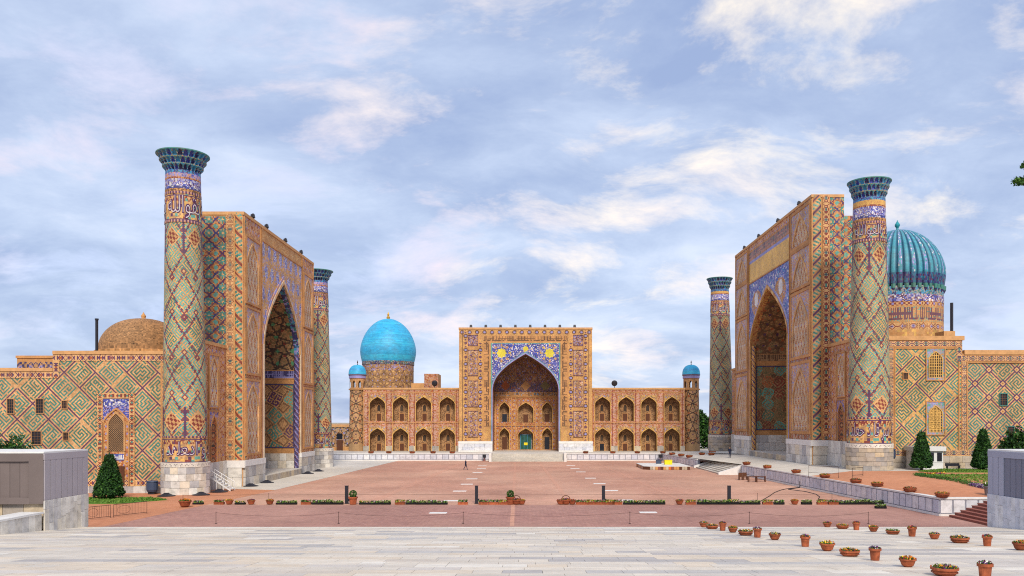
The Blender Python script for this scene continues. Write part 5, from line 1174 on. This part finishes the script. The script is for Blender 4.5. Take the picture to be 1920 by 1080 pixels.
# seedling trays and troughs in two long rows across the square
def box_planter(mat_names, L_, fl, leafy, h=.2, w=.34):
    t = TM(); x0, x1, y0, y1 = -L_/2, L_/2, -w/2, w/2; c = [(x0, y0, 0), (x1, y0, 0), (x1, y1, 0), (x0, y1, 0), (x0*1.04, y0*1.1, h), (x1*1.04, y0*1.1, h), (x1*1.04, y1*1.1, h), (x0*1.04, y1*1.1, h)]
    t.add(c, [(0,1,5,4),(1,2,6,5),(2,3,7,6),(3,0,4,7),(4,5,6,7)], t.colour(K(*mat_names, 'soil')))
    r = np.array(c); f = TM()
    if leafy:
        for q in range(4): b0 = x0+L_*(q+.12)/4; b1 = x0+L_*(q+.88)/4; t.add([(b0, y0*1.13, .02), (b1, y0*1.13, .02), (b1, y0*1.17, h*1.02), (b0, y0*1.17, h*1.02)], [(0, 1, 2, 3)], t.colour(K('black')))
    P_ = np.stack([RNG.uniform(x0, x1, 170), RNG.uniform(y0, y1, 170), h+RNG.random(170)*.22], -1); f.leaves(P_[:95], .07, ('g0', 'g1', 'g3', 'g4'), 1.3); P_[95:, 2] = h+.06+RNG.random(75)*.18; f.leaves(P_[95:], .05, fl)
    a, b = t.mesh('tray'), f.mesh('plants'); a.materials.append(CLAY); b.materials.append(LEAF); return a, b
BX = {f: box_planter(('black',)*4, 1.0, FLW[f], True) for f in ('green', 'purple', 'yellow')}; BX.update({'t'+f: box_planter(('terra', 'terra2', 'terra', 'terra2'), .95, FLW[f], False, .24, .36) for f in ('orange', 'red', 'purple')})
def flower_row(seq, side, y):
    Y = ground_y(y); occupied = sorted(x for _, x in seq['pots']); n = 0; X0, X1 = (seq['x0']-HX)*Y/FPX, (seq['x1']-HX)*Y/FPX; blockers = [((x-HX)*Y/FPX, .55) for x in occupied]
    for k, (kind, x) in enumerate(sorted(seq['pots'], key=lambda q: q[1])):
        X = (x-HX)*Y/FPX; p = (X, Y, .001); end = f'{ORD[k]} clay planter along the {side} flower row'
        if kind[0] == 't': th = thing('flower_trough', f'terracotta trough with {kind[1:]} flowers, {end}', 'planter', p, f'clay planters in the {side} flower row'); [put(nm, me, th, None, False) for nm, me in zip(('trough', 'flowers'), BX[kind])]
        elif kind == 'ball':
            th = thing('potted_shrub', f'clipped green ball shrub in a clay pot, {end}', 'planter', p); put('pot', PROTO[('cyl', 'red')][0], th, None, False).scale = (2, 2, 1.6); b = TM(); d = RNG.normal(size=(500, 3)); d /= np.linalg.norm(d, axis=1)[:, None]; b.leaves(d*.36*(.85+.2*RNG.random((500, 1)))+np.array((0, 0, 1.05)), .06, ('g0', 'g1', 'g2', 'g3')); put('crown', b.mesh('crown'), th, LEAF, False); MB().tube([(0, 0, .5), (0, 0, 1.)], .04).build('stem', MAT['bark'], th, False)
        elif kind == 'basket':
            th = thing('flower_basket', f'round clay basket with a hoop handle, {end}', 'planter', p); [put(nm, me, th, None, False) for nm, me in zip(('pot', 'flowers'), PROTO[('bowl', 'red')])]; th.scale = (1.6, 1.6, 1.6); MB().tube([(.27*cos(q), 0, .28+.28*sin(q)) for q in np.linspace(0, pi, 9)], .025).build('handle', MAT['wood'], th, False)
        else: pot(f'{WORD[kind]} planted with flowers, {end}', kind, 'orange' if k % 2 else 'red', p, 1.35, f'clay planters in the {side} flower row')
    X = X0
    while X < X1:
        if all(abs(X+.5-b) > .5+r for b, r in blockers):
            f = ('green', 'purple', 'green', 'green', 'yellow', 'purple')[int(hsh(n*1., 3.)*6)]; th = thing('seedling_tray', f'black tray of {dict(green="green seedlings", purple="purple pansies", yellow="yellow flowers")[f]}, {ordn(n)} from the left in the {side} flower row', 'tray', (X+.5, Y+random.uniform(-.04, .04), .001), f'seedling trays in the {side} flower row'); n += 1
            for nm, me in zip(('tray', 'plants'), BX[f]): put(nm, me, th, None, False)
            th.scale = (1, 1, random.uniform(.85, 1.2)); X += 1.04
        else: X += .12
flower_row(dict(x0=362, x1=892, pots=[('tred', 411), ('bowl', 430), ('bowl', 471), ('bowl', 506), ('tred', 574), ('ball', 662), ('torange', 750), ('tpurple', 868), ('tred', 907), ('tpurple', 926), ('torange', 944), ('ball', 957), ('basket', 968), ('bowl', 978)]), 'left', 946)
flower_row(dict(x0=1164, x1=1655, pots=[('bowl', 1051), ('basket', 1061), ('bowl', 1073), ('tred', 1089), ('torange', 1107), ('tred', 1125), ('torange', 1143), ('tred', 1157), ('bowl', 1274), ('torange', 1295), ('torange', 1439), ('bowl', 1490), ('torange', 1541), ('tred', 1562)]), 'right', 946)
pot('lone clay bowl of flowers by the rope post on the left', 'bowl', 'orange', (*at(347, 951), .012), 2.0)

# ------------------------------------------------------------------ posts, ropes, paving lights, cables
for k, x in enumerate((650, 893.5, 1131.5, 1367)):
    X, Y = at(x, 944.5); th = thing('light_column', f'{ORD[k]} slim black light column from the left, standing at the flower row', 'light column', (X, Y, 0), 'black light columns')
    MB().box(X-.15, X+.15, Y-.15, Y+.15, .06, 1.75).build('column', MAT['metal'], th); MB().box(X-.19, X+.19, Y-.19, Y+.19, 0, .06).build('base_plate', MAT['metal'], th); MB().box(X-.17, X+.17, Y-.17, Y+.17, 1.75, 1.8).build('lamp_head', MAT['black'], th); MB().box(X+.15, X+.27, Y-.1, Y+.1, .25, .5).build('socket_box', MAT['black'], th)
def rope_post(label, X, Y, h):
    th = thing('rope_post', label, 'post', (X, Y, 0)); MB().lathe([(.1, .0), (.1, .03), (.022, .05), (.018, h), (.03, h+.02), (.03, h+.06), (.01, h+.08)], 10, (X, Y, 0)).build('post', MAT['rope'], th); return (X, Y, h)
def rope(label, pts, sag):
    th = thing('barrier_rope', label, 'rope', pts[0])
    for p, q in zip(pts[:-1], pts[1:]):
        MB().tube([(p[0]+(q[0]-p[0])*t, p[1]+(q[1]-p[1])*t, p[2]+(q[2]-p[2])*t-sag*4*t*(1-t)) for t in np.linspace(0, 1, 13)], .01, 5).build('rope', MAT['rope'], th)
pp = [rope_post(f'{ORD[k]} thin rope post from the left, just beyond the marble edge', (x-HX)*66.5/FPX, 66.5, .9) for k, x in enumerate((405, 635, 868.5, 1181, 1405, 1628))]
rope('thin dark rope strung between the posts beyond the marble edge', pp, .28)
pp = [rope_post(f'{ORD[k]} thin rope post from the left behind the flower row', *at(x, 947-3*(k > 0)), .95) for k, x in enumerate((343, 504, 960, 1420, 1560))]
rope('thin dark rope strung behind the flower row', pp, .06)
for s, pts in (('left', ((904.5, 873.5), (902.7, 879), (895.5, 886), (885, 898), (875.5, 908), (862, 921), (846, 939), (821.5, 962))), ('right', ((1070, 873), (1078, 878.7), (1089, 885), (1107, 896.7), (1124, 907), (1146, 920), (1173, 938), (1215, 961)))):
    for k, (x, y) in enumerate(pts):
        X, Y = at(x, y); o = MB().prism([(X-.78, Y-.5), (X+.78, Y-.5), (X+.78, Y+.5), (X-.78, Y+.5)], -.05, .03).build('white_paving_stone', MAT['cap'])
        tag(o, f'white slab in the red paving, {ORD[k]} from the far end of the {s} line', 'paving stone', f'white slabs in the {s} line')
def cable(label, pts, z=.03):
    P3 = [(*at(x, y), z) for x, y in pts]; o = MB().tube(P3, .045, 5).build('cable', MAT['black']); tag(o, label, 'cable')
cable('black cable lying in a kinked line from the wall pipe to the flower row', [(1500, 914), (1475, 917), (1465, 919), (1452, 924), (1442, 931), (1430, 938), (1423, 942)])
cable('black cable zigzagging from the pipe towards the long wall', [(1500, 914.6), (1478, 918), (1510, 922), (1530, 927), (1537, 932), (1534, 936.5), (1560, 939), (1580, 943)])
X, Y = at(1500, 913.5); th = thing('pipe', 'short upright grey pipe standing against the marble terrace wall', 'pipe', (X, Y, 0)); MB().tube([(X, Y, 0), (X, Y, .75)], .1, 8).build('pipe', MAT['steel'], th)

# ------------------------------------------------------------------ low platform, benches, barriers, booth, steps, bins
th = thing('low_platform', 'low white topped platform with a patchwork brown front on the square', 'platform', (23, 145, 0)); poly = [(19.5, 141.5), (20.4, 140.6), (27.2, 140.6), (27.2, 151), (19.5, 151)]
MB().prism(poly, 0, .55).build('body', MAT['wood'], th); MB().prism([(x+(.06 if x > 23 else -.06), y+(.06 if y > 145 else -.06)) for x, y in poly], .55, .62).build('top', MAT['cap'], th)
PM = ['wood', 'orangebox', 'brick', 'rough_stone', 'redbrown', 'parapet']
for k in range(15): block(th, 'side_panel', random.choice(PM), (20.65+k*.45, 140.56, .28), (.42, .08, .5))
for k in range(20): block(th, 'side_panel', random.choice(PM), (19.47, 141.8+k*.46, .28), (.08, .42, .5))
block(thing('storage_box', 'bright yellow box on the low white platform', 'box', (24.4, 146, .62)), 'box_body', 'yellow', (24.4, 146, 1.0), (1.3, 1.0, .75)); o = bpy.data.objects['storage_box']; [block(o, 'box_leg', 'yellow', (24.4+x, 146+y, .7), (.16, .16, .18)) for x in (-.55, .55) for y in (-.4, .4)]; block(o, 'lid', 'yellow', (24.4, 146, 1.4), (1.38, 1.08, .08))
o = thing('equipment_case', 'dark blue grey case beside the yellow box on the low platform', 'case', (22.9, 147, .62)); block(o, 'case_body', 'binblue', (22.9, 147, .98), (.9, .7, .7)); block(o, 'lid', 'binblue', (22.9, 147, 1.36), (.96, .76, .06)); block(o, 'base', 'cap', (22.9, 147, .66), (.96, .76, .08))
def stool(label, X, Y, w, d, h, name='wooden_table', cat='table', back=False):
    th = thing(name, label, cat, (X, Y, 0)); MB().box(X-w/2, X+w/2, Y-d/2, Y+d/2, h-.06, h).build('top' if not back else 'seat', MAT['wood'], th)
    for sx in (-1, 1):
        for sy in (-1, 1): MB().box(X+sx*(w/2-.05)-.045, X+sx*(w/2-.05)+.045, Y+sy*(d/2-.05)-.045, Y+sy*(d/2-.05)+.045, 0, h-.06).build('leg', MAT['wood'], th)
    MB().box(X-w/2+.05, X+w/2-.05, Y-.03, Y+.03, .25, .31).build('stretcher', MAT['wood'], th)
    if back: MB().box(X-w/2, X+w/2, Y+d/2-.06, Y+d/2, h, h+.5).build('backrest', MAT['wood'], th)
for k, (x, y, w, bk, lb) in enumerate(((1389, 900, .55, True, 'dark wooden chair by the wall, nearest the staircase end'), (1397, 899.5, .6, True, 'dark wooden chair standing close behind the first chair'), (1411, 904, 1.2, False, 'dark wooden table in the middle of the furniture by the wall'), (1426, 903.5, 1.3, False, 'dark wooden table at the near end of the furniture by the wall'))):
    X, Y = at(x, y); stool(lb, X, Y, w, .6, .5 if bk else .78, 'wooden_chair' if bk else 'wooden_table', 'chair' if bk else 'table', bk)
def barrier(label, p, q, h=1.1):
    th = thing('crowd_barrier', label, 'barrier', (*p, 0)); p, q = Vector((*p, 0)), Vector((*q, 0)); n = 11; mb = MB(); up = Vector((0, 0, 1))
    MB().tube([p, p+up*h, q+up*h, q], .025, 5).build('rail', MAT['rope'], th); MB().tube([p+up*.15, q+up*.15], .02, 5).build('lower_rail', MAT['rope'], th)
    for k in range(1, n): b = p+(q-p)*k/n; MB().tube([b+up*.15, b+up*h], .012, 4).build('bar', MAT['rope'], th)
    MB().tube([p+(q-p)*(.3+.2*cos(a))+up*(.6+.35*sin(a)) for a in np.linspace(0, 2*pi, 13)], .012, 4).build('ring', MAT['rope'], th)
barrier('thin wire crowd barrier touching the brown boarded box', (-36.6, 68.6), (-35.5, 70.6)); barrier('thin wire crowd barrier farther from the brown boarded box', (-35.4, 70.9), (-33.9, 73.8))
for k, (a, b) in enumerate((((1516, 893.), (1572, 896.)), ((1598, 899.), (1618, 897.)))):
    p, q = at(a[0], a[1], 1.75), at(b[0], b[1], 1.75); th = thing('rail_stand', ('tall wire rail stand on the terrace nearer the portal', 'small wire rail stand in front of the rough stone plinth')[k], 'barrier', (*p, 1.7)); MB().tube([(*p, terr(*p)), (*p, 3.0), (*q, 3.0), (*q, terr(*q))], .03, 5).build('rail', MAT['rope'], th); MB().tube([(*p, 2.2), (*q, 2.2)], .02, 5).build('lower_rail', MAT['rope'], th)
X, Y = 50.0, 105.2; th = thing('guard_booth', 'small white booth with dark windows behind the clipped cone tree', 'booth', (X, Y, 2.2)); Zb = 2.2
MB().box(X-1.75, X+1.75, Y-1.2, Y+1.2, Zb, Zb+2.3).build('wall', MAT['white'], th); MB().box(X-2.0, X+2.0, Y-1.5, Y+1.4, Zb+2.3, Zb+2.85).build('roof', MAT['white'], th)
for a, b in ((-1.65, -1.25), (-1.0, .6), (1.0, 1.6)): MB().box(X+a, X+b, Y-1.23, Y-1.19, Zb+1.0, Zb+2.1).build('window', MAT['glass'], th)
MB().box(X-1.77, X+1.77, Y-1.24, Y-1.18, Zb+.85, Zb+.93).build('sill', MAT['white'], th)
# white steps up to the side door of the left building
th = thing('timber_steps', 'small white wooden steps with handrails at the niche beside the tallest minaret', 'stairs', (-36.3, 98.2, 0))
for k in range(6): MB().box(-37.3+k*.38, -36.9+k*.38, 97.5, 98.9, 1.5-k*.25-.05, 1.5-k*.25).build('tread', MAT['white'], th)
for yy in (97.45, 98.95):
    MB().add([(-37.4, yy-.03, 1.6), (-35.0, yy-.03, 0), (-35.0, yy-.03, .2), (-37.4, yy-.03, 1.8), (-37.4, yy+.03, 1.6), (-35.0, yy+.03, 0), (-35.0, yy+.03, .2), (-37.4, yy+.03, 1.8)], [(0,1,2,3),(7,6,5,4),(0,4,5,1),(1,5,6,2),(2,6,7,3),(3,7,4,0)]).build('stringer', MAT['white'], th)
    MB().tube([(-37.4, yy, 2.5), (-35.0, yy, 1.0)], .05, 5).build('handrail', MAT['white'], th)
    for x in (-37.4, -36.6, -35.8, -35.0): MB().tube([(x, yy, 0 if x > -35.1 else .1), (x, yy, 1.0+(-35.0-x)*.625)], .045, 5).build('post', MAT['white'], th)
for lb, (x, y), z in (('flat black ground lamp in front of the tallest minaret plinth', (312, 930.5), .02), ('flat black ground lamp at the right foot of the tallest minaret', (377, 928.5), .02), ('dark ground lamp on the pale pavement by the white steps', (411, 923), .03), ('dark ground lamp before the near pier of the left portal', (470, 912), .03), ('dark ground lamp before the arch of the left portal', (500, 905.5), .03), ('dark ground lamp before the far pier of the left portal', (577, 888.5), .03), ('dark ground lamp near the half hidden left minaret', (597, 884), .03)):
    X, Y = at(x, y); th = thing('ground_lamp', lb, 'lamp', (X, Y, z), 'ground lamps by the left building'); MB().lathe([(.95, 0), (.95, .06), (.6, .14), (.3, .3), (.05, .32)], 14, (X, Y, z)).build('lamp_body', MAT['metal'], th); MB().lathe([(.28, .3), (.28, .36), (.02, .38)], 10, (X, Y, z)).build('lens', MAT['glass'], th)
for lb, X, Y, z in (('dark blue waste bin beside the tallest minaret at the wall', -42.4, 93.6, 0.02), ('blue grey box hung beside the rough stone plinth on the far wall', 46.0, 105.9, 3.2)):
    th = thing('utility_bin', lb, 'bin', (X, Y, z)); MB().lathe([(.5, .25), (.62, .5), (.62, 1.25), (.55, 1.35)], 14, (X, Y, z)).build('drum', MAT['binblue'], th); MB().lathe([(.66, 1.35), (.6, 1.5), (.05, 1.55)], 14, (X, Y, z)).build('lid', MAT['binblue'], th); MB().box(X-.35, X+.35, Y-.3, Y+.3, 0, .26).build('stand', MAT['metal'], th)
for k, (x, y) in enumerate(((908, 862), (1060, 862), (1238, 862))):
    X, Y = (x-HX)*171.6/FPX, 171.6; th = thing('spotlight_stand', ('black spotlight stand left of the gate steps', 'black spotlight stand right of the gate steps', 'black spotlight stand in the far terrace corner')[k], 'lamp', (X, Y, 0)); MB().lathe([(.35, 0), (.35, .1), (.08, .12), (.08, .7)], 10, (X, Y, 0)).build('stand', MAT['redbrown'], th); MB().box(X-.35, X+.35, Y-.3, Y+.3, .7, 1.4).build('lamp_housing', MAT['black'], th)
th = thing('sign_panel', 'orange panel standing at the foot of the far right turret', 'panel', (39.5, 180, 1.5)); MB().box(38.9, 40.4, 179.9, 180.1, 1.6, 3.1).build('panel', MAT['orangebox'], th); MB().box(38.95, 39.05, 179.8, 180.2, 1.5, 1.6).box(40.25, 40.35, 179.8, 180.2, 1.5, 1.6).build('foot', MAT['metal'], th)

# ------------------------------------------------------------------ lawns and plants
def lawn(name, poly, zf, n=7000):
    o = MB().prism(poly, zf(*poly[0])-.3, lambda x, y: zf(x, y)+.05).build(name, MAT['lawn']); tag(o, kind='structure'); P_ = []; xs, ys = zip(*poly)
    while len(P_) < n:
        x, y = random.uniform(min(xs), max(xs)), random.uniform(min(ys), max(ys)); c = False
        for (xa, ya), (xb, yb) in zip(poly, poly[1:]+poly[:1]):
            if (ya > y) != (yb > y) and x < (xb-xa)*(y-ya)/(yb-ya)+xa: c = not c
        if c: P_.append((x, y, zf(x, y)+.07+random.random()*.06))
    t = TM(); t.leaves(np.array(P_), .08, ('g3', 'g3', 'g4', 'g3'), 1.4); tag(t.build('grass', None, LEAF), f'short green grass blades on the {name.replace("_", " ")}', 'grass', kind='stuff')
MAT['lawn'] = simple('lawn_soil', (84, 128, 44), .9, .25, .8, .2)
lawn('left_lawn', [(-58, 82), (-41.0, 82.5), (-37.6, 86.5), (-39.8, 88.5), (-58, 89)], lambda x, y: .02); lawn('rear_lawn', [(46.5, 99.5), (47.5, 97.5), (66, 97), (66, 103.2), (51, 103.2)], terr); lawn('terrace_lawn', [(42.8, 91.5), (42.9, 80), (43.4, 77), (64, 77), (64, 94), (44, 93)], terr)
def bed(label, pts, n, cols, w=.5):
    t = TM(); P_ = []
    for p, q in zip(pts[:-1], pts[1:]):
        for _ in range(n//(len(pts)-1)): s = random.random(); P_.append((p[0]+s*(q[0]-p[0])+random.uniform(-w, w), p[1]+s*(q[1]-p[1])+random.uniform(-w, w), 0))
    P_ = np.array(P_); P_[:, 2] = [terr(x, y)+.08+random.random()*.25 for x, y, _ in P_]; k = len(P_)//2; P_[:, 2] -= .08; t.leaves(P_[:k], .07, ('g0', 'g1', 'g1')); t.leaves(P_[k:], .08, cols); tag(t.build('flower_bed', None, LEAF), label, 'flower bed', kind='stuff')
bed('purple and white pansy border along the terrace lawn', [(42.8, 91.2), (42.8, 80), (43.2, 77)], 2600, ('fp', 'fp', 'fw', 'fp')); bed('yellow and red pansy border at the tip of the terrace lawn', [(42.8, 91.6), (44.0, 93.2), (46.6, 93.9)], 1100, ('fy', 'fo', 'fr', 'fp'))
def cone_tree(label, c, h, r, n=5200):
    th = thing('clipped_cone_tree', label, 'tree', c); MB().tube([(c[0], c[1], c[2]), (c[0]+.03, c[1], c[2]+h*.5), (c[0], c[1], c[2]+h*.9)], [.16, .1, .02], 7).build('trunk', MAT['bark'], th)
    z = 1-np.sqrt(RNG.random(n)*.985+.015); a = RNG.random(n)*2*pi; k = 5; lump = 1+.07*np.sin(a*k+z*9)+.05*np.sin(a*3-z*17); rr = r*(1+.1*(RNG.random(n) > .93))*(1-z)**.72*lump*np.where(z < .06, .75+z*4, 1)*(1-.3*RNG.random(n)**2.2)
    P_ = np.stack([c[0]+rr*np.cos(a), c[1]+rr*np.sin(a), c[2]+.32+z*(h-.32)], -1); t = TM(); t.leaves(P_, .12, ('g2', 'g0', 'g2', 'g0', 'g1'), 1.2); t.build('crown', th, LEAF)
    t = TM(); t.lathe([(.05, .4), (r*.68, .5), (r*.62, h*.3), (r*.3, h*.7), (.03, h*.93)], 14, c, ['g2']); t.build('inner_foliage', th, LEAF)
X, Y = at(205, 936); cone_tree('clipped conical tree on the left lawn in front of the arched window', (X, Y, .03), 5.3, 1.5)
X, Y = at(1728, 881.5, 2.2); cone_tree('slim clipped conical tree in front of the white booth', (X, Y, 2.2), 5.3, 1.28); X, Y = at(1843, 882, 2.2); cone_tree('clipped conical tree beside the blue grey box', (X, Y, 2.2), 5.7, 1.3)
for lb, (x, y) in (('dark metal grate at the foot of the tree on the left lawn', (190, 935)), ('dark metal bench on the lawn behind the right cone trees', (1787, 879))):
    z = 0.05 if x < 900 else 2.25; X, Y = at(x, y, z); th = thing('low_bench', lb, 'bench', (X, Y, z)); MB().box(X-.9, X+.9, Y-.25, Y+.25, .35+z, .42+z).build('seat', MAT['metal'], th); [MB().box(X+s-.05, X+s+.05, Y-.2, Y+.2, z, .35+z).build('leg', MAT['metal'], th) for s in (-.75, .75)]; MB().box(X-.9, X+.9, Y+.2, Y+.25, .42+z, .7+z).build('backrest', MAT['metal'], th)
def leafy(label, name, c, blobs, n, size, names, trunk=None, limbs=()):
    th = thing(name, label, 'tree' if 'tree' in name else 'bush', c); t = TM()
    for (x, y, z, rx, ry, rz) in blobs:
        m = int(n/len(blobs)); d = RNG.normal(size=(m, 3)); d /= np.linalg.norm(d, axis=1)[:, None]; q = d*(1-.55*RNG.random((m, 1))**1.6)*(1+.22*np.sin(d[:, :1]*7+d[:, 2:]*9))
        t.leaves(q*np.array((rx, ry, rz))+np.array((x, y, z)), size, names, 1.25)
    t.build('crown', th, LEAF); mb = MB()
    if trunk: MB().tube(trunk, list(np.linspace(.32, .1, len(trunk))) if c[1] < 60 else list(np.linspace(.25, .08, len(trunk))), 8).build('trunk', MAT['bark'], th)
    for l in limbs: MB().tube(l, list(np.linspace(.09, .015, len(l))), 5).build('limb', MAT['bark'], th)
    return th
X, Y = 58.2, 99.; leafy('dark round bush behind the blue grey box by the tiled wall', 'round_bush', (X, Y, 2.2), [(X, Y, 5.7, 1.4, 1.4, 1.6), (X-.9, Y+.3, 5.0, 1.0, 1.0, 1.1), (X+1.6, Y, 5.3, 1.4, 1.4, 1.5), (X, Y, 3.9, 1.5, 1.3, 1.3)], 4200, .17, ('g2', 'g0', 'g1', 'g2'), [(X, Y, 2.2), (X, Y, 5)])
for k, (x, s) in enumerate(((-56.5, 1.32), (-53.6, 1.2))): leafy(('dark shrub behind the brown boarded box at the picture edge', 'dark shrub behind the brown boarded box nearer the clipped tree')[k], 'dark_shrub', (x, 88, .05), [(x, 88, 2.6*s, 1.9*s, 1.4, 2.6*s), (x+1, 88.3, 2.*s, 1.2, 1.2, 2.0*s), (x-1, 88.3, 3.4*s, 1.1, 1.2, 2.0*s)], 3200, .17, ('g2', 'g2', 'g0', 'g1'), [(x, 88, 0), (x, 88, 3.5)])
for k, (x, h) in enumerate(((41.5, 10.5), (44.3, 9.2), (47.0, 10.))): leafy(('far green tree between the turret and the farther right minaret', 'far green tree mostly behind the farther right minaret', 'far green tree hidden deepest behind the right minaret')[k], 'leafy_tree', (x, 205, 1.5), [(x, 205, h*.62, 2.6, 2.4, h*.36), (x-.8, 204.5, h*.45, 2., 2., h*.3), (x+.9, 205, h*.8, 1.6, 1.6, h*.22)], 3000, .3, ('g2', 'g0', 'g1', 'g2'), [(x, 205, 1.5), (x, 205, h*.7)])
# near tree whose branches reach into the upper right corner
c = (29.6, 42.0, 2.2); tips = [(24.6, 40.2, 20.6), (23.9, 40.0, 19.2), (23.2, 40.0, 18.3), (24.2, 40.4, 17.6), (25.0, 41.0, 21.6), (26.5, 41.5, 16.6)]
bl = []
limbs = []
for tx, ty, tz in tips:
    p0 = Vector((29.0, 42, 16.5)); p1 = Vector((tx, ty, tz)); m = (p0+p1)/2+Vector((0, 0, .5)); limbs.append([p0, m+Vector((0, 0, .8)), p0.lerp(p1, .8)+Vector((.2, 0, 1.3)), p1+Vector((.25, 0, 1.5))])
    for f in (.62, .74, .84, .93, 1.0): q = p0.lerp(p1, f)+Vector((random.uniform(-.15, .15), random.uniform(-.3, .3), random.uniform(-.25, .2))); bl.append((q.x+.25, q.y, q.z+1.5, .3, .3, .18))
bl += [(30.5+random.uniform(-2.5, 2.5), 42+random.uniform(-2.5, 2.5), 18+random.uniform(-3, 4), 1.6, 1.6, 1.2) for _ in range(14)]
leafy('tree outside the frame whose thin leafy branches enter at the upper corner', 'street_tree', c, bl, 9000, .065, ('g0', 'g1', 'g2', 'g3'), [(29.6, 42, 2.0), (29.4, 42, 9), (29.1, 42, 16.5), (30, 42, 21)], limbs)
th = thing('grey_bucket', 'grey bucket of green plants at the top of the brown steps', 'planter', (40.6, 71.4, 1.6)); X, Y = 40.9, 74.0; th.location = (X, Y, 1.6); OFF[th.name] = Vector((X, Y, 1.6))
MB().lathe([(.32, 0), (.4, .75), (.46, .76), (.46, .85), (.38, .85)], 16, (X, Y, 1.6)).build('bucket', MAT['steel'], th); t = TM(); clump(t, (X, Y, 2.4), .45, .45, .5, 160, ('g3', 'g4', 'fw'), .09); t.build('plants', th, LEAF)
th = thing('tray_of_seedlings', 'dark tray of yellow green seedlings on the low marble planter wall', 'tray', (-32.0, 48.5, 2.35)); 
for nm, me in zip(('tray', 'plants'), BX['yellow']): put(nm, me, th, None, False)
th.scale = (1.6, 1.3, 1.2)
X, Y = at(1655, 953.5); th = thing('tray_of_seedlings', 'dark seedling tray at the right end of the flower rows by the wall', 'tray', (X-.2, Y, .002))
for nm, me in zip(('tray', 'plants'), BX['green']): put(nm, me, th, None, False)

# ------------------------------------------------------------------ people
def person(label, X, Y, z, H, rz, walking):
    th = thing('person', label, 'person', (X, Y, z)); th.rotation_euler = (0, 0, rz); k = H/1.75; st = .28 if walking else .05
    J = dict(pel=(0, 0, .95), ch=(0, .02, 1.25), nk=(0, .03, 1.48), hd=(0, .05, 1.6), top=(0, .05, 1.72), ls=(.19, .02, 1.42), le=(.25, -.1 if walking else 0, 1.13), lh=(.24, .08 if walking else .06, .9), lf=(.24, .12, .8), rs=(-.19, .02, 1.42), re=(-.25, .1 if walking else 0, 1.13), rh=(-.24, .25 if walking else .06, .92), rf=(-.23, .3 if walking else .1, .84),
             lk=(.1, st*.6, .52), la=(.1, st*.9, .09), lt=(.1, st*.9+.17, .04), rk=(-.1, -st*.2, .5), ra=(-.1, -st*1.2, .12), rt=(-.1, -st*1.2+.15, .04), lhip=(.1, 0, .88), rhip=(-.1, 0, .88))
    R_ = dict(pel=.15, ch=.17, nk=.06, hd=.1, top=.07, ls=.08, le=.055, lh=.045, lf=.035, rs=.08, re=.055, rh=.045, rf=.035, lk=.075, la=.055, lt=.045, rk=.075, ra=.055, rt=.045, lhip=.1, rhip=.1)
    nm = list(J); E_ = [('pel', 'ch'), ('ch', 'nk'), ('nk', 'hd'), ('hd', 'top'), ('ch', 'ls'), ('ls', 'le'), ('le', 'lh'), ('lh', 'lf'), ('ch', 'rs'), ('rs', 're'), ('re', 'rh'), ('rh', 'rf'), ('pel', 'lhip'), ('lhip', 'lk'), ('lk', 'la'), ('la', 'lt'), ('pel', 'rhip'), ('rhip', 'rk'), ('rk', 'ra'), ('ra', 'rt')]
    me = bpy.data.meshes.new('body'); me.from_pydata([tuple(k*v for v in J[n]) for n in nm], [(nm.index(a), nm.index(b)) for a, b in E_], []); me.update()
    tmp = bpy.data.objects.new('body', me); COL.objects.link(tmp); sm = tmp.modifiers.new('skin', 'SKIN')
    for i, n in enumerate(nm): me.skin_vertices[0].data[i].radius = (R_[n]*k, R_[n]*k*.85); me.skin_vertices[0].data[i].use_root = n == 'pel'
    tmp.modifiers.new('sub', 'SUBSURF').levels = 1; bpy.context.view_layer.update(); ev = tmp.evaluated_get(bpy.context.evaluated_depsgraph_get()); m2 = bpy.data.meshes.new_from_object(ev); bpy.data.objects.remove(tmp)
    m2.materials.clear(); [m2.materials.append(MAT[x]) for x in ('cloth', 'skin', 'hair')]
    for p in m2.polygons: cz = p.center.z/k; p.material_index = 2 if cz > 1.66 or (cz > 1.56 and p.center.y < .02*k) else (1 if cz > 1.47 or (cz < .9 and abs(p.center.x) > .19*k and cz > .75) else 0); p.use_smooth = True
    put('body', m2, th, None, False); return th
X, Y = at(873, 881); person('person in dark clothes walking across the red square', X, Y, .0, 1.78, radians(-65), True)
X, Y = at(1368.5, 857.5, 2.1); person('person in dark clothes standing on the terrace before the right portal', X, Y, terr(X, Y), 1.85, radians(150), False)
